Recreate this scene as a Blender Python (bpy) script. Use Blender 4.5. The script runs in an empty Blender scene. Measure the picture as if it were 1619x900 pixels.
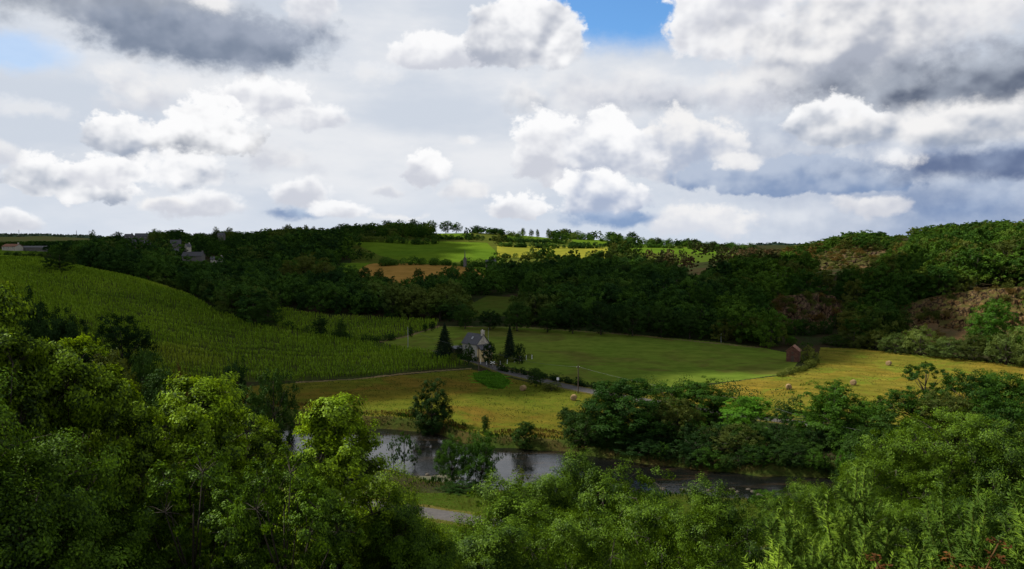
import bpy, math, random
import numpy as np
from mathutils import noise as mnoise, Vector

random.seed(7)
RNG = np.random.default_rng(7)
SC = bpy.context.scene
COL = SC.collection
R = math.radians

# ------------------------------------------------------------------ camera
W0, H0 = 1619.0, 900.0
HFOV = R(66.0)
F = (W0 / 2) / math.tan(HFOV / 2)
CAMZ = 42.0
HORIZON = 392.0
PITCH = math.atan((HORIZON - H0 / 2) / F)          # negative = looking down
cd = bpy.data.cameras.new("camera")
cam = bpy.data.objects.new("camera", cd)
COL.objects.link(cam)
cam.location = (0, 0, CAMZ)
cam.rotation_euler = (R(90) + PITCH, 0, 0)
cd.sensor_width = 36
cd.angle = HFOV
cd.clip_start = 0.1
cd.clip_end = 20000
SC.camera = cam

# ------------------------------------------------------------------ light, exposure
SUN_AZ = R(-78)          # measured from +Y (view direction), negative = left
SUN_EL = R(50)
SUNV = Vector((math.sin(SUN_AZ) * math.cos(SUN_EL), math.cos(SUN_AZ) * math.cos(SUN_EL), math.sin(SUN_EL)))
sd = bpy.data.lights.new("sun", 'SUN')
sd.energy = 5.0
sd.angle = R(0.9)
sd.color = (1.0, 0.95, 0.86)
sun = bpy.data.objects.new("sun", sd)
COL.objects.link(sun)
sun.location = (-60, 10, 120)
sun.rotation_euler = (-SUNV).to_track_quat('-Z', 'Y').to_euler()

SC.view_settings.view_transform = 'Standard'
SC.view_settings.look = 'None'
SC.view_settings.exposure = 0.5
SC.view_settings.gamma = 1.0
SC.render.engine = 'CYCLES'
cy = SC.cycles
cy.max_bounces = 5
cy.diffuse_bounces = 2
cy.glossy_bounces = 2
cy.transmission_bounces = 3
cy.transparent_max_bounces = 8
cy.use_denoising = True
cy.use_adaptive_sampling = True
cy.adaptive_threshold = 0.02
cy.sample_clamp_indirect = 4


def srgb(r, g, b):
    def f(c):
        c /= 255.0
        return c / 12.92 if c <= 0.04045 else ((c + 0.055) / 1.055) ** 2.4
    return (f(r), f(g), f(b), 1.0)


# ------------------------------------------------------------------ node helper
class NT:
    def __init__(s, tree):
        s.t = tree
        s.n = tree.nodes
        s.l = tree.links

    def node(s, typ, **kw):
        nd = s.n.new(typ)
        for k, v in kw.items():
            setattr(nd, k, v)
        return nd

    def put(s, sock, v):
        if v is None:
            return
        if isinstance(v, bpy.types.NodeSocket):
            s.l.new(v, sock)
        else:
            sock.default_value = v

    def m(s, op, a, b=None, c=None, clamp=False):
        nd = s.node('ShaderNodeMath', operation=op, use_clamp=clamp)
        s.put(nd.inputs[0], a)
        s.put(nd.inputs[1], b)
        s.put(nd.inputs[2], c)
        return nd.outputs[0]

    def vm(s, op, a, b=None):
        nd = s.node('ShaderNodeVectorMath', operation=op)
        s.put(nd.inputs[0], a)
        s.put(nd.inputs[1], b)
        return nd.outputs[0]

    def mix(s, f, a, b, mode='MIX'):
        nd = s.node('ShaderNodeMix', data_type='RGBA', blend_type=mode)
        nd.clamp_factor = True
        s.put(nd.inputs[0], f)
        s.put(nd.inputs[6], a)
        s.put(nd.inputs[7], b)
        return nd.outputs[2]

    def ramp(s, x, a, b, c=0.0, d=1.0, smooth=True):
        nd = s.node('ShaderNodeMapRange')
        nd.interpolation_type = 'SMOOTHSTEP' if smooth else 'LINEAR'
        s.put(nd.inputs[0], x)
        for i, v in enumerate((a, b, c, d)):
            s.put(nd.inputs[1 + i], v)
        return nd.outputs[0]

    def noise(s, vec, scale, detail=4, rough=0.5, dist=0.0, lac=2.0):
        nd = s.node('ShaderNodeTexNoise')
        s.put(nd.inputs['Vector'], vec)
        nd.inputs['Scale'].default_value = scale
        nd.inputs['Detail'].default_value = detail
        nd.inputs['Roughness'].default_value = rough
        nd.inputs['Distortion'].default_value = dist
        nd.inputs['Lacunarity'].default_value = lac
        return nd.outputs[0], nd.outputs[1]

    def voro(s, vec, scale, detail=0, rough=0.5, feature='F1'):
        nd = s.node('ShaderNodeTexVoronoi', feature=feature)
        s.put(nd.inputs['Vector'], vec)
        nd.inputs['Scale'].default_value = scale
        nd.inputs['Detail'].default_value = detail
        nd.inputs['Roughness'].default_value = rough
        nd.normalize = detail > 0
        return nd.outputs[0], nd.outputs[1]

    def xyz(s, v):
        nd = s.node('ShaderNodeSeparateXYZ')
        s.put(nd.inputs[0], v)
        return nd.outputs

    def comb(s, x, y, z):
        nd = s.node('ShaderNodeCombineXYZ')
        s.put(nd.inputs[0], x)
        s.put(nd.inputs[1], y)
        s.put(nd.inputs[2], z)
        return nd.outputs[0]


# ------------------------------------------------------------------ pixel <-> world
def uw(px, py):
    a = (px - W0 / 2) / F
    b = (H0 / 2 - py) / F
    y = math.cos(PITCH) - b * math.sin(PITCH)
    z = math.sin(PITCH) + b * math.cos(PITCH)
    return a / y, z / y


def pz(px, py, Y):
    return CAMZ + uw(px, py)[1] * Y


def topx(X, Y, Z):
    dz = Z - CAMZ
    cp, sp = math.cos(PITCH), math.sin(PITCH)
    depth = Y * cp + dz * sp
    up = -Y * sp + dz * cp
    return W0 / 2 + F * X / depth, H0 / 2 - F * up / depth


# ------------------------------------------------------------------ sky
world = bpy.data.worlds.new("World")
SC.world = world
world.use_nodes = True
wt = world.node_tree
for nd in list(wt.nodes):
    wt.nodes.remove(nd)
w = NT(wt)


def cumulus_group():
    g = bpy.data.node_groups.new("cumulus", 'ShaderNodeTree')
    it = g.interface
    it.new_socket('Color', in_out='INPUT', socket_type='NodeSocketColor')
    for nm in ('X', 'Y', 'N', 'Relief', 'cx', 'cy', 'irx', 'iry', 'flat', 'soft', 'opacity', 'amp'):
        it.new_socket(nm, in_out='INPUT', socket_type='NodeSocketFloat')
    it.new_socket('Dark', in_out='INPUT', socket_type='NodeSocketColor')
    it.new_socket('Bright', in_out='INPUT', socket_type='NodeSocketColor')
    it.new_socket('Color', in_out='OUTPUT', socket_type='NodeSocketColor')
    k = NT(g)
    gi = k.node('NodeGroupInput').outputs
    go = k.node('NodeGroupOutput')
    dx = k.m('MULTIPLY', k.m('SUBTRACT', gi['X'], gi['cx']), gi['irx'])
    dy = k.m('MULTIPLY', k.m('SUBTRACT', gi['Y'], gi['cy']), gi['iry'])
    dyn = k.m('MAXIMUM', dy, k.m('MULTIPLY', k.m('MULTIPLY', dy, -1.0), gi['flat']))
    L = k.m('SQRT', k.m('ADD', k.m('MULTIPLY', dx, dx), k.m('MULTIPLY', dyn, dyn)))
    f = k.m('ADD', k.m('SUBTRACT', 0.90, L), k.m('MULTIPLY', gi['N'], gi['amp']))
    mk = k.ramp(f, 0.0, gi['soft'])
    t = k.m('ADD', k.m('ADD', k.m('MULTIPLY', dy, 0.75), k.m('MULTIPLY', gi['Relief'], 1.0)),
            k.m('SUBTRACT', 0.30, k.m('MULTIPLY', f, 0.30)))
    t = k.ramp(t, -0.42, 0.68)
    colr = k.mix(t, gi['Dark'], gi['Bright'])
    out = k.mix(k.m('MULTIPLY', mk, gi['opacity']), gi['Color'], colr)
    k.l.new(out, go.inputs[0])
    return g


CG = cumulus_group()
tc = w.node('ShaderNodeTexCoord')
D = w.vm('NORMALIZE', tc.outputs['Generated'])
dx_, dy_, dz_ = w.xyz(D)
az = w.m('ARCTAN2', dx_, dy_)
el = w.m('ARCSINE', dz_)
V = w.comb(dx_, dy_, w.m('MULTIPLY', dz_, 1.25))
KS = F / 1000.0
_, nwc = w.noise(V, 9.0, 3, 0.55)
wx, wy, wz = w.xyz(nwc)
_, nwc2 = w.noise(V, 34.0, 4, 0.6)
wx2, wy2, wz2 = w.xyz(nwc2)
PX = w.m('ADD', w.m('ADD', w.m('MULTIPLY', az, KS), w.m('MULTIPLY', w.m('SUBTRACT', wx, 0.5), 0.03)),
         w.m('MULTIPLY', w.m('SUBTRACT', wx2, 0.5), 0.028))
PY = w.m('ADD', w.m('ADD', w.m('MULTIPLY', el, KS), w.m('MULTIPLY', w.m('SUBTRACT', wy, 0.5), 0.025)),
         w.m('MULTIPLY', w.m('SUBTRACT', wy2, 0.5), 0.024))


def billow(off):
    vv = w.vm('ADD', V, off) if off else V
    # warp so that cells do not read as polygons
    vw = w.vm('ADD', vv, w.vm('MULTIPLY', w.vm('SUBTRACT', w.noise(vv, 26.0, 4, 0.6)[1], (0.5, 0.5, 0.5)), (0.035, 0.035, 0.035)))
    a, _ = w.voro(vw, 21.0, 3, 0.6)
    b, _ = w.noise(vv, 15.0, 8, 0.62)
    return w.m('ADD', w.m('MULTIPLY', w.m('SUBTRACT', 0.36, a), 1.3), w.m('MULTIPLY', w.m('SUBTRACT', b, 0.5), 1.5))


B0 = billow(None)


def lumps(off):
    vv = w.vm('ADD', V, off) if off else V
    vw = w.vm('ADD', vv, w.vm('MULTIPLY', w.vm('SUBTRACT', w.noise(vv, 14.0, 2, 0.5)[1], (0.5, 0.5, 0.5)), (0.06, 0.06, 0.06)))
    a, _ = w.voro(vw, 15.0, 1.4, 0.55, 'SMOOTH_F1')
    b, _ = w.noise(vv, 10.0, 4, 0.55)
    return w.m('ADD', w.m('MULTIPLY', a, -1.2), w.m('MULTIPLY', b, 1.3))


REL = w.m('MULTIPLY', w.m('SUBTRACT', lumps(None), lumps((-0.010, 0.0, 0.017))), 2.3)

sky = w.node('ShaderNodeTexSky')
sky.sky_type = 'NISHITA'
sky.sun_disc = False
sky.sun_elevation = SUN_EL
sky.sun_rotation = SUN_AZ
sky.air_density = 1.0
sky.dust_density = 0.4
sky.ozone_density = 2.0
skyc = w.mix(1.0, sky.outputs[0], (0.085, 0.130, 0.165, 1), 'MULTIPLY')

# high veil of thin cloud with a few holes
vn, _ = w.noise(w.vm('MULTIPLY', D, (3.0, 3.0, 9.0)), 1.3, 5, 0.55)
vcol = w.mix(w.ramp(vn, 0.35, 0.68), srgb(206, 214, 226), srgb(234, 236, 240))
vcol = w.mix(w.ramp(el, 0.0, 0.10), w.mix(0.5, vcol, srgb(205, 216, 232)), vcol)


def hole(px, py, rx, ry):
    cx, cyy = aze(px, py)
    a = w.m('MULTIPLY', w.m('SUBTRACT', PX, cx), 1000.0 / rx)
    b = w.m('MULTIPLY', w.m('SUBTRACT', PY, cyy), 1000.0 / ry)
    L = w.m('SQRT', w.m('ADD', w.m('MULTIPLY', a, a), w.m('MULTIPLY', b, b)))
    return w.ramp(w.m('ADD', w.m('SUBTRACT', 1.0, L), w.m('MULTIPLY', B0, 0.25)), -0.15, 0.55)


def aze(px, py):
    u, ww = uw(px, py)
    a = math.atan(u)
    e = math.atan(ww * math.cos(a))
    return a * KS, e * KS


hl = w.m('MAXIMUM', hole(985, 5, 175, 75), w.m('MULTIPLY', hole(20, 78, 80, 30), 0.38))
hl = w.m('MAXIMUM', hl, w.m('MULTIPLY', w.ramp(el, 0.55, 0.95), 0.3))
cur = w.mix(w.m('SUBTRACT', 1.0, hl), skyc, vcol)

WHITE = (252, 252, 253)
CRM = (244, 243, 243)
LG = (205, 208, 218)
MG = (160, 170, 188)
DG = (118, 127, 144)
BG = (128, 150, 186)
# px, py, rx, ry, dark, bright, flat, soft, opacity, amp
CL = [
    # right side sheets
    (1500, 330, 420, 100, (98, 128, 174), (152, 172, 204), 1.0, 1.1, 0.97, 0.4),
    (1330, 230, 420, 150, (150, 164, 190), (205, 212, 224), 1.0, 1.0, 0.85, 0.5),
    (1250, 345, 190, 40, (200, 208, 222), (232, 235, 240), 1.0, 0.9, 0.8, 0.8),
    # left group
    (105, 290, 85, 50, MG, WHITE, 1.8, 0.19, 1.0, 1.0),
    (160, 272, 60, 30, LG, WHITE, 1.3, 0.24, 1.0, 1.1),
    (20, 350, 42, 24, LG, WHITE, 1.3, 0.4, 0.9, 1.1),
    (0, 245, 40, 26, LG, CRM, 1.2, 0.7, 0.7, 1.0),
    (225, 150, 75, 52, LG, CRM, 1.2, 0.7, 0.85, 1.1),
    (200, 215, 62, 45, MG, WHITE, 1.6, 0.19, 1.0, 1.0),
    (430, 162, 80, 48, LG, WHITE, 1.5, 0.24, 1.0, 1.0),
    (490, 190, 70, 30, LG, WHITE, 1.4, 0.4, 0.95, 0.9),
    (325, 218, 85, 60, (128, 138, 156), WHITE, 1.7, 0.19, 1.0, 0.95),
    (440, 255, 70, 36, LG, CRM, 1.3, 0.8, 0.8, 1.0),
    (290, 278, 80, 44, (150, 162, 184), WHITE, 1.4, 0.4, 0.95, 1.1),
    (325, 328, 78, 30, LG, WHITE, 1.3, 0.4, 0.9, 1.0),
    (475, 308, 55, 30, LG, WHITE, 1.3, 0.4, 0.9, 1.0),
    (465, 338, 65, 14, BG, (175, 192, 216), 1.0, 0.8, 0.9, 0.8),
    (535, 335, 48, 20, LG, WHITE, 1.5, 0.4, 0.9, 1.0),
    (678, 270, 40, 40, LG, WHITE, 1.4, 0.19, 1.0, 1.0),
    (735, 302, 50, 20, LG, CRM, 1.3, 0.5, 0.85, 1.0),
    (745, 222, 28, 13, CRM, WHITE, 1.3, 0.7, 0.7, 1.0),
    (265, 325, 40, 14, LG, CRM, 1.3, 0.5, 0.8, 1.1),
    (612, 302, 34, 12, LG, CRM, 1.2, 0.6, 0.7, 1.2),
    (640, 345, 50, 12, (196, 206, 222), CRM, 1.2, 0.6, 0.7, 1.2),
    (580, 120, 60, 18, CRM, WHITE, 1.0, 0.9, 0.5, 1.3),
    (60, 170, 60, 16, CRM, WHITE, 1.0, 0.9, 0.5, 1.3),
    # centre
    (960, 150, 190, 75, LG, CRM, 1.0, 0.9, 0.85, 0.8),
    (835, 155, 60, 30, MG, CRM, 1.2, 0.7, 0.7, 1.0),
    (690, 88, 85, 38, LG, WHITE, 1.4, 0.22, 0.95, 0.95),
    (835, 70, 110, 80, (176, 182, 196), WHITE, 1.9, 0.19, 1.0, 0.75),
    (1050, 158, 130, 30, MG, LG, 1.0, 0.8, 0.85, 0.8),
    (1065, 245, 130, 80, (176, 186, 206), CRM, 1.4, 0.24, 1.0, 0.9),
    (870, 245, 75, 75, LG, WHITE, 1.3, 0.21, 1.0, 1.0),
    (970, 240, 85, 75, (180, 188, 206), WHITE, 1.3, 0.21, 1.0, 1.0),
    (1250, 285, 210, 44, BG, (182, 194, 214), 1.7, 0.22, 0.97, 0.8),
    (1175, 260, 48, 24, LG, CRM, 1.5, 0.5, 0.9, 1.2),
    (820, 328, 62, 32, LG, WHITE, 1.4, 0.22, 0.95, 1.0),
    (960, 310, 90, 48, (170, 182, 206), WHITE, 1.2, 0.24, 1.0, 1.0),
    (980, 347, 115, 20, (132, 158, 196), (172, 188, 214), 1.0, 0.6, 0.97, 0.8),
    (1110, 350, 100, 38, (214, 218, 228), CRM, 1.3, 0.4, 0.95, 1.0),
    # right
    (1165, 35, 115, 100, LG, WHITE, 1.3, 0.21, 1.0, 0.85),
    (1350, 60, 250, 120, (172, 178, 192), CRM, 1.2, 0.6, 1.0, 0.8),
    (1180, 150, 110, 50, LG, CRM, 1.2, 0.7, 0.85, 0.9),
    (1530, 135, 330, 70, (94, 104, 124), (160, 168, 182), 1.0, 0.8, 1.0, 0.5),
    (1330, 200, 90, 45, MG, WHITE, 1.5, 0.22, 0.95, 0.95),
    (1510, 200, 190, 50, MG, CRM, 1.6, 0.5, 1.0, 0.7),
    (1560, 255, 260, 34, (98, 114, 148), (145, 160, 188), 1.0, 0.7, 0.97, 0.6),
    (1412, 250, 46, 22, CRM, WHITE, 1.0, 0.6, 0.8, 1.3),
    (1372, 326, 55, 20, LG, CRM, 1.4, 0.5, 0.9, 0.9),
    (1560, 15, 120, 30, LG, CRM, 1.0, 0.9, 0.8, 0.8),
    # top left dark cloud
    (200, 0, 330, 62, (146, 154, 168), (192, 198, 208), 1.0, 0.7, 1.0, 0.7),
    (330, 58, 235, 64, (126, 138, 158), (160, 169, 186), 1.1, 0.6, 1.0, 0.75),
    (340, 0, 60, 30, CRM, WHITE, 1.2, 0.7, 0.9, 1.1),
    (485, 10, 55, 36, LG, WHITE, 1.2, 0.5, 0.9, 1.1),
]
for (px, py, rx, ry, dk, br, fl, so, op, amp) in CL:
    gn = w.node('ShaderNodeGroup', node_tree=CG)
    cx, cyy = aze(px, py)
    w.put(gn.inputs[0], cur)
    w.put(gn.inputs['X'], PX)
    w.put(gn.inputs['Y'], PY)
    w.put(gn.inputs['N'], B0)
    w.put(gn.inputs['Relief'], REL)
    for nm, v in (('cx', cx), ('cy', cyy), ('irx', 1000.0 / rx), ('iry', 1000.0 / ry), ('flat', fl), ('soft', so),
                  ('opacity', op), ('amp', amp)):
        gn.inputs[nm].default_value = v
    gn.inputs['Dark'].default_value = srgb(*dk)
    gn.inputs['Bright'].default_value = srgb(*br)
    cur = gn.outputs[0]
bg = w.node('ShaderNodeBackground')
w.put(bg.inputs[0], cur)
bg.inputs[1].default_value = 0.71
wo = w.node('ShaderNodeOutputWorld')
w.l.new(bg.outputs[0], wo.inputs[0])
world.cycles.sampling_method = 'MANUAL'
world.cycles.sample_map_resolution = 512


# ------------------------------------------------------------------ terrain height function
def P(px, py, Y):
    return (Y, pz(px, py, Y))


NEAR = [(-60, 43.0), (-8, 41.3), (0, 40.35), (2.2, 40.2), (4.2, 40.1), (6, 38.6), (10, 35.0), (20, 28.5), (30, 23.0), (45, 16.5),
        (60, 11), (80, 5.5), (97, 3.2), (118, 2.6), (128, 2.2)]
TAB = {
    -400: NEAR + [(200, 14), (260, 30), (420, 44), (600, 46), (1000, 52), (3000, 95), (7000, 130)],
    0: NEAR + [(190, 8), P(0, 520, 225), P(0, 465, 265), P(0, 408, 420), (480, 36.0), P(0, 397, 600), P(0, 392, 680), (900, 44),
               (1400, 40), P(0, 374, 3200), (7000, 60)],
    100: NEAR + [(185, 5), P(100, 545, 220), P(100, 500, 262), P(100, 421, 400), (450, 33), P(100, 400, 620), (900, 46),
                 (1400, 44), P(100, 374, 3200), (7000, 60)],
    200: NEAR + [(185, 3.5), P(200, 570, 228), P(200, 439, 380), (430, 26), (600, 31), P(200, 392, 820), P(200, 378, 1000),
                 (1400, 50), P(200, 380, 3200), (7000, 60)],
    350: NEAR + [(195, 3), P(350, 604, 226), P(350, 494, 340), (390, 13), (500, 19), P(350, 412, 760), P(350, 374, 1020),
                 (1500, 50), (3200, 60), (7000, 60)],
    500: NEAR + [(195, 2.6), P(500, 602, 228), P(500, 531, 318), P(500, 502, 378), (480, 15), P(500, 430, 600),
                 P(500, 392, 760), P(500, 372, 940), (1500, 50), (3200, 55), (7000, 60)],
    650: NEAR + [(165, 1.6), P(650, 590, 240), P(650, 552, 292), P(650, 506, 370), (470, 13), P(650, 439, 560),
                 P(650, 418, 635), P(650, 411, 665), P(650, 384, 805), P(650, 366, 930), (1500, 50), (3200, 55), (7000, 60)],
    750: NEAR + [(158, 1.4), P(750, 585, 248), P(750, 572, 262), P(750, 516, 345), P(750, 500, 395), P(750, 470, 460), P(750, 425, 625),
                 P(750, 409, 680), P(750, 388, 800), P(750, 366, 950), (1500, 50), (3200, 55), (7000, 60)],
    900: NEAR + [(152, 1.4), P(900, 600, 232), P(900, 522, 335), P(900, 490, 420), (520, 17), P(900, 418, 650),
                 P(900, 404, 710), P(900, 393, 790), P(900, 379, 930), (1500, 50), (3200, 55), (7000, 60)],
    1050: NEAR + [(146, 1.4), P(1050, 612, 218), P(1050, 535, 318), (400, 14), (520, 24), P(1050, 410, 660),
                  P(1050, 395, 780), P(1050, 387, 950), (1500, 42), (3200, 50), (7000, 60)],
    1200: NEAR + [(142, 1.6), P(1200, 600, 228), P(1200, 549, 300), (345, 8.5), (400, 17), (480, 26), P(1200, 408, 580),
                  P(1200, 399, 680), (900, 38), (1500, 40), P(1200, 388, 2300), (7000, 40)],
    1300: NEAR + [(142, 2.0), P(1300, 640, 193), P(1300, 552, 288), (338, 8.0), (352, 20), (430, 25),
                  P(1300, 425, 520), P(1300, 390, 600), (760, 38), (1500, 40), P(1300, 389, 2300), (7000, 40)],
    1400: NEAR + [(142, 2.4), P(1400, 640, 193), P(1400, 558, 280), (318, 6.5), (345, 20), (415, 28),
                  P(1400, 425, 510), P(1400, 381, 590), (760, 44), (1500, 40), P(1400, 389, 2300), (7000, 40)],
    1500: NEAR + [(142, 3), P(1500, 640, 193), P(1500, 568, 266), (305, 7.0), (325, 24.0), (400, 31.5), (480, 36),
                  P(1500, 371, 600), (760, 50), (1500, 45), (2300, 46), (7000, 40)],
    1619: NEAR + [(142, 4), P(1619, 640, 193), P(1619, 580, 252), (295, 7.0), (315, 25), (390, 33), (480, 40),
                  P(1619, 369, 600), (760, 55), (1500, 50), (2300, 46), (7000, 40)],
    2000: NEAR + [(142, 6), (200, 6), (252, 8), (290, 25), (380, 38), (600, 60), (900, 60), (1500, 55), (7000, 50)],
}
NU, NYY = 260, 420
ugrid = np.linspace(-1.2, 1.2, NU)
# grid in a stretched depth coordinate
def ys(Y):
    return np.log(np.maximum(Y, -59) + 60.0)
yg = np.linspace(ys(-50), ys(7000), NYY)
Yg = np.exp(yg) - 60.0
cols = sorted(TAB)
cu = np.array([(c - W0 / 2) / F for c in cols])
prof = np.array([np.interp(Yg, [p[0] for p in TAB[c]], [p[1] for p in TAB[c]]) for c in cols])
T = np.empty((NU, NYY))
for j in range(NYY):
    T[:, j] = np.interp(ugrid, cu, prof[:, j])
for _ in range(3):                                   # soften the creases of the table
    T[1:-1] = (T[:-2] + 2 * T[1:-1] + T[2:]) / 4
    T[:, 1:-1] = (T[:, :-2] + 2 * T[:, 1:-1] + T[:, 2:]) / 4

# river banks, as depth against X
FARB = [(250, 655), (400, 664), (480, 671), (560, 675), (640, 681), (700, 688), (740, 702), (780, 706), (830, 711), (900, 716), (980, 726), (1060, 738),
        (1130, 747), (1200, 752), (1280, 752), (1400, 762), (1619, 775), (1900, 790)]
NEARB = [(250, 715), (400, 728), (500, 738), (600, 750), (660, 762), (700, 776), (760, 790), (830, 794), (900, 794), (1000, 796), (1100, 800),
         (1190, 808), (1300, 812), (1619, 815), (1900, 830)]


def bank(l):
    o = []
    for px, py in l:
        u, ww = uw(px, py)
        Y = -CAMZ / ww
        o.append((u * Y, Y))
    o.sort()
    a = np.array(o)
    a = np.vstack([[a[0, 0] - 400, a[0, 1] + 60], a, [a[-1, 0] + 400, a[-1, 1] - 10]])
    return a


BF, BN = bank(FARB), bank(NEARB)


def river_d(X, Y):
    """>0 inside the river (metres from the nearer bank), <0 outside"""
    yf = np.interp(X, BF[:, 0], BF[:, 1]) + 0.7 * np.sin(X * 0.21) + 0.4 * np.sin(X * 0.63 + 1)
    yn = np.interp(X, BN[:, 0], BN[:, 1]) + 1.0 * np.sin(X * 0.17 + 2) + 0.5 * np.sin(X * 0.5)
    return np.minimum(yf - Y, Y - yn)


def hz(X, Y):
    X = np.asarray(X, float)
    Y = np.asarray(Y, float)
    u = X / np.maximum(Y, 45.0)
    fu = np.clip((u - ugrid[0]) / (ugrid[1] - ugrid[0]), 0, NU - 1.001)
    fy = np.clip((ys(Y) - yg[0]) / (yg[1] - yg[0]), 0, NYY - 1.001)
    i, j = fu.astype(int), fy.astype(int)
    a, b = fu - i, fy - j
    z = (T[i, j] * (1 - a) + T[i + 1, j] * a) * (1 - b) + (T[i, j + 1] * (1 - a) + T[i + 1, j + 1] * a) * b
    amp = np.clip((Y - 250) / 400, 0.0, 1.5)
    z = z + amp * (0.8 * np.sin(X * 0.021 + Y * 0.013) + 0.5 * np.sin(X * 0.043 - Y * 0.031 + 1.0))
    z = z + 0.12 * np.sin(X * 0.31 + 0.5) * np.sin(Y * 0.27)
    rd = river_d(X, Y)
    k = np.clip((rd + 2.2) / 3.0, 0, 1)
    k = k * k * (3 - 2 * k)
    bed = -0.25 - 0.9 * np.clip(rd / 8, 0, 1)
    inr = (Y > 110) & (Y < 260)
    return np.where(inr, z * (1 - k) + bed * k, z)


def hz1(x, y):
    return float(hz(np.array([x]), np.array([y]))[0])


YS = np.exp(np.linspace(math.log(60), math.log(5000), 2600))


def hit(px, py, y0=60.0):
    """where the line of sight of a picture point meets the terrain"""
    u, ww = uw(px, py)
    z = hz(u * YS, YS)
    ray = CAMZ + ww * YS
    ok = (z >= ray) & (YS > y0)
    k = int(np.argmax(ok)) if ok.any() else len(YS) - 1
    Y = YS[k]
    return Vector((u * Y, Y, float(z[k])))


def hit_poly(pts, n=6, y0=60.0):
    out = []
    for k in range(len(pts)):
        a, b = pts[k], pts[(k + 1) % len(pts)]
        for i in range(n):
            t = i / n
            h = hit(a[0] + (b[0] - a[0]) * t, a[1] + (b[1] - a[1]) * t, y0)
            out.append((h.x, h.y))
    return np.array(out)


def hit_line(pts, n=8, y0=60.0):
    out = []
    for k in range(len(pts) - 1):
        a, b = pts[k], pts[k + 1]
        for i in range(n):
            t = i / n
            h = hit(a[0] + (b[0] - a[0]) * t, a[1] + (b[1] - a[1]) * t, y0)
            out.append((h.x, h.y))
    h = hit(*pts[-1], y0)
    out.append((h.x, h.y))
    return np.array(out)


def inpoly(x, y, poly):
    c = np.zeros(x.shape, bool)
    n = len(poly)
    j = n - 1
    for i in range(n):
        xi, yi = poly[i]
        xj, yj = poly[j]
        if yi != yj:
            c ^= ((yi > y) != (yj > y)) & (x < (xj - xi) * (y - yi) / (yj - yi) + xi)
        j = i
    return c


def dline(x, y, line):
    d = np.full(x.shape, 1e9)
    for (a, b) in zip(line[:-1], line[1:]):
        ab = b - a
        L = (ab ** 2).sum() + 1e-9
        t = np.clip(((x - a[0]) * ab[0] + (y - a[1]) * ab[1]) / L, 0, 1)
        d = np.minimum(d, np.hypot(x - a[0] - t * ab[0], y - a[1] - t * ab[1]))
    return d


# ------------------------------------------------------------------ fields and roads in plan
FIELDS = [   # name, picture outline of the ground, y0
    ('maize_field', [(-250, 395), (0, 407), (60, 408), (150, 428), (240, 448), (300, 468), (340, 492), (400, 515), (470, 528), (560, 541), (640, 553),
                     (700, 562), (744, 580), (650, 588), (560, 598), (470, 603), (300, 604), (150, 580), (0, 540), (-250, 480)], 200),
    ('maize_field', [(420, 484), (520, 502), (600, 505), (694, 508), (690, 518), (640, 532), (590, 541), (540, 541), (440, 520)], 260),
    ('grass_field', [(604, 541), (640, 534), (694, 516), (830, 517), (1000, 529), (1130, 541), (1200, 549), (1245, 558), (1262, 572),
                     (1250, 590), (1165, 602), (1060, 612), (990, 618), (900, 604), (840, 588), (760, 572), (700, 562), (640, 553)], 200),
    ('hay_field', [(1165, 603), (1250, 592), (1290, 580), (1297, 550), (1350, 551), (1619, 578), (1800, 595), (1800, 720), (1400, 670), (1180, 655), (1000, 645), (1000, 628)], 150),
    ('meadow', [(380, 612), (470, 606), (560, 600), (744, 584), (800, 597), (940, 626), (1010, 650), (1010, 722), (900, 714), (830, 709), (740, 700), (700, 686), (560, 673), (400, 662), (250, 652), (250, 612)], 120),
    ('pasture', [(540, 376), (620, 380), (770, 384), (790, 404), (778, 410), (700, 416), (650, 416), (600, 404)], 500),
    ('stubble_field', [(786, 389), (960, 391), (960, 409), (880, 408), (786, 407)], 500),
    ('wheat_field', [(556, 424), (590, 417), (650, 417), (748, 422), (770, 440), (700, 448), (620, 452), (556, 446)], 400),
    ('pasture', [(745, 421), (850, 425), (850, 436), (770, 438)], 400),
    ('pasture', [(540, 416), (586, 416), (552, 436), (530, 436)], 400),
    ('pasture', [(690, 360), (745, 360), (745, 376), (690, 378)], 600),
    ('pasture', [(800, 368), (866, 371), (866, 382), (800, 380)], 600),
    ('pasture', [(905, 378), (960, 380), (960, 388), (905, 387)], 600),
    ('pasture', [(985, 381), (1065, 382), (1065, 390), (985, 390)], 600),
    ('pasture', [(985, 391), (1180, 393), (1180, 403), (985, 400)], 500),
    ('pasture', [(0, 394), (74, 394), (74, 404), (0, 404)], 500),
    ('pasture', [(-200, 396), (0, 396), (0, 403), (-200, 403)], 500),
    ('rough_pasture', [(720, 494), (770, 468), (850, 472), (880, 490), (800, 500), (740, 504)], 340),
    ('rough_pasture', [(845, 470), (872, 472), (868, 492), (845, 490)], 340),
]
FPOLY = [(n, hit_poly(p, 6, y0)) for n, p, y0 in FIELDS]
ROAD = hit_line([(690, 556), (712, 561), (735, 567), (770, 577), (800, 588), (850, 600), (900, 612), (960, 624), (1060, 640), (1180, 658), (1250, 667), (1340, 678), (1480, 690)], 8, 150)
LANE = hit_line([(380, 778), (560, 795), (640, 806), (705, 815), (790, 830), (900, 848), (1100, 872), (1400, 880)], 8, 60)
TRACKS = [hit_line([(600, 541), (640, 533), (692, 517)], 8, 250), hit_line([(470, 605), (560, 600), (650, 590), (742, 583)], 8, 200),
          hit_line([(690, 516), (830, 518), (1000, 530), (1200, 550)], 8, 250)]
DRIVE = hit_line([(700, 564), (712, 563), (724, 561)], 6, 200)
YARD = hit_poly([(752, 571), (790, 574), (800, 580), (780, 581), (742, 571)], 4, 200)
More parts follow.
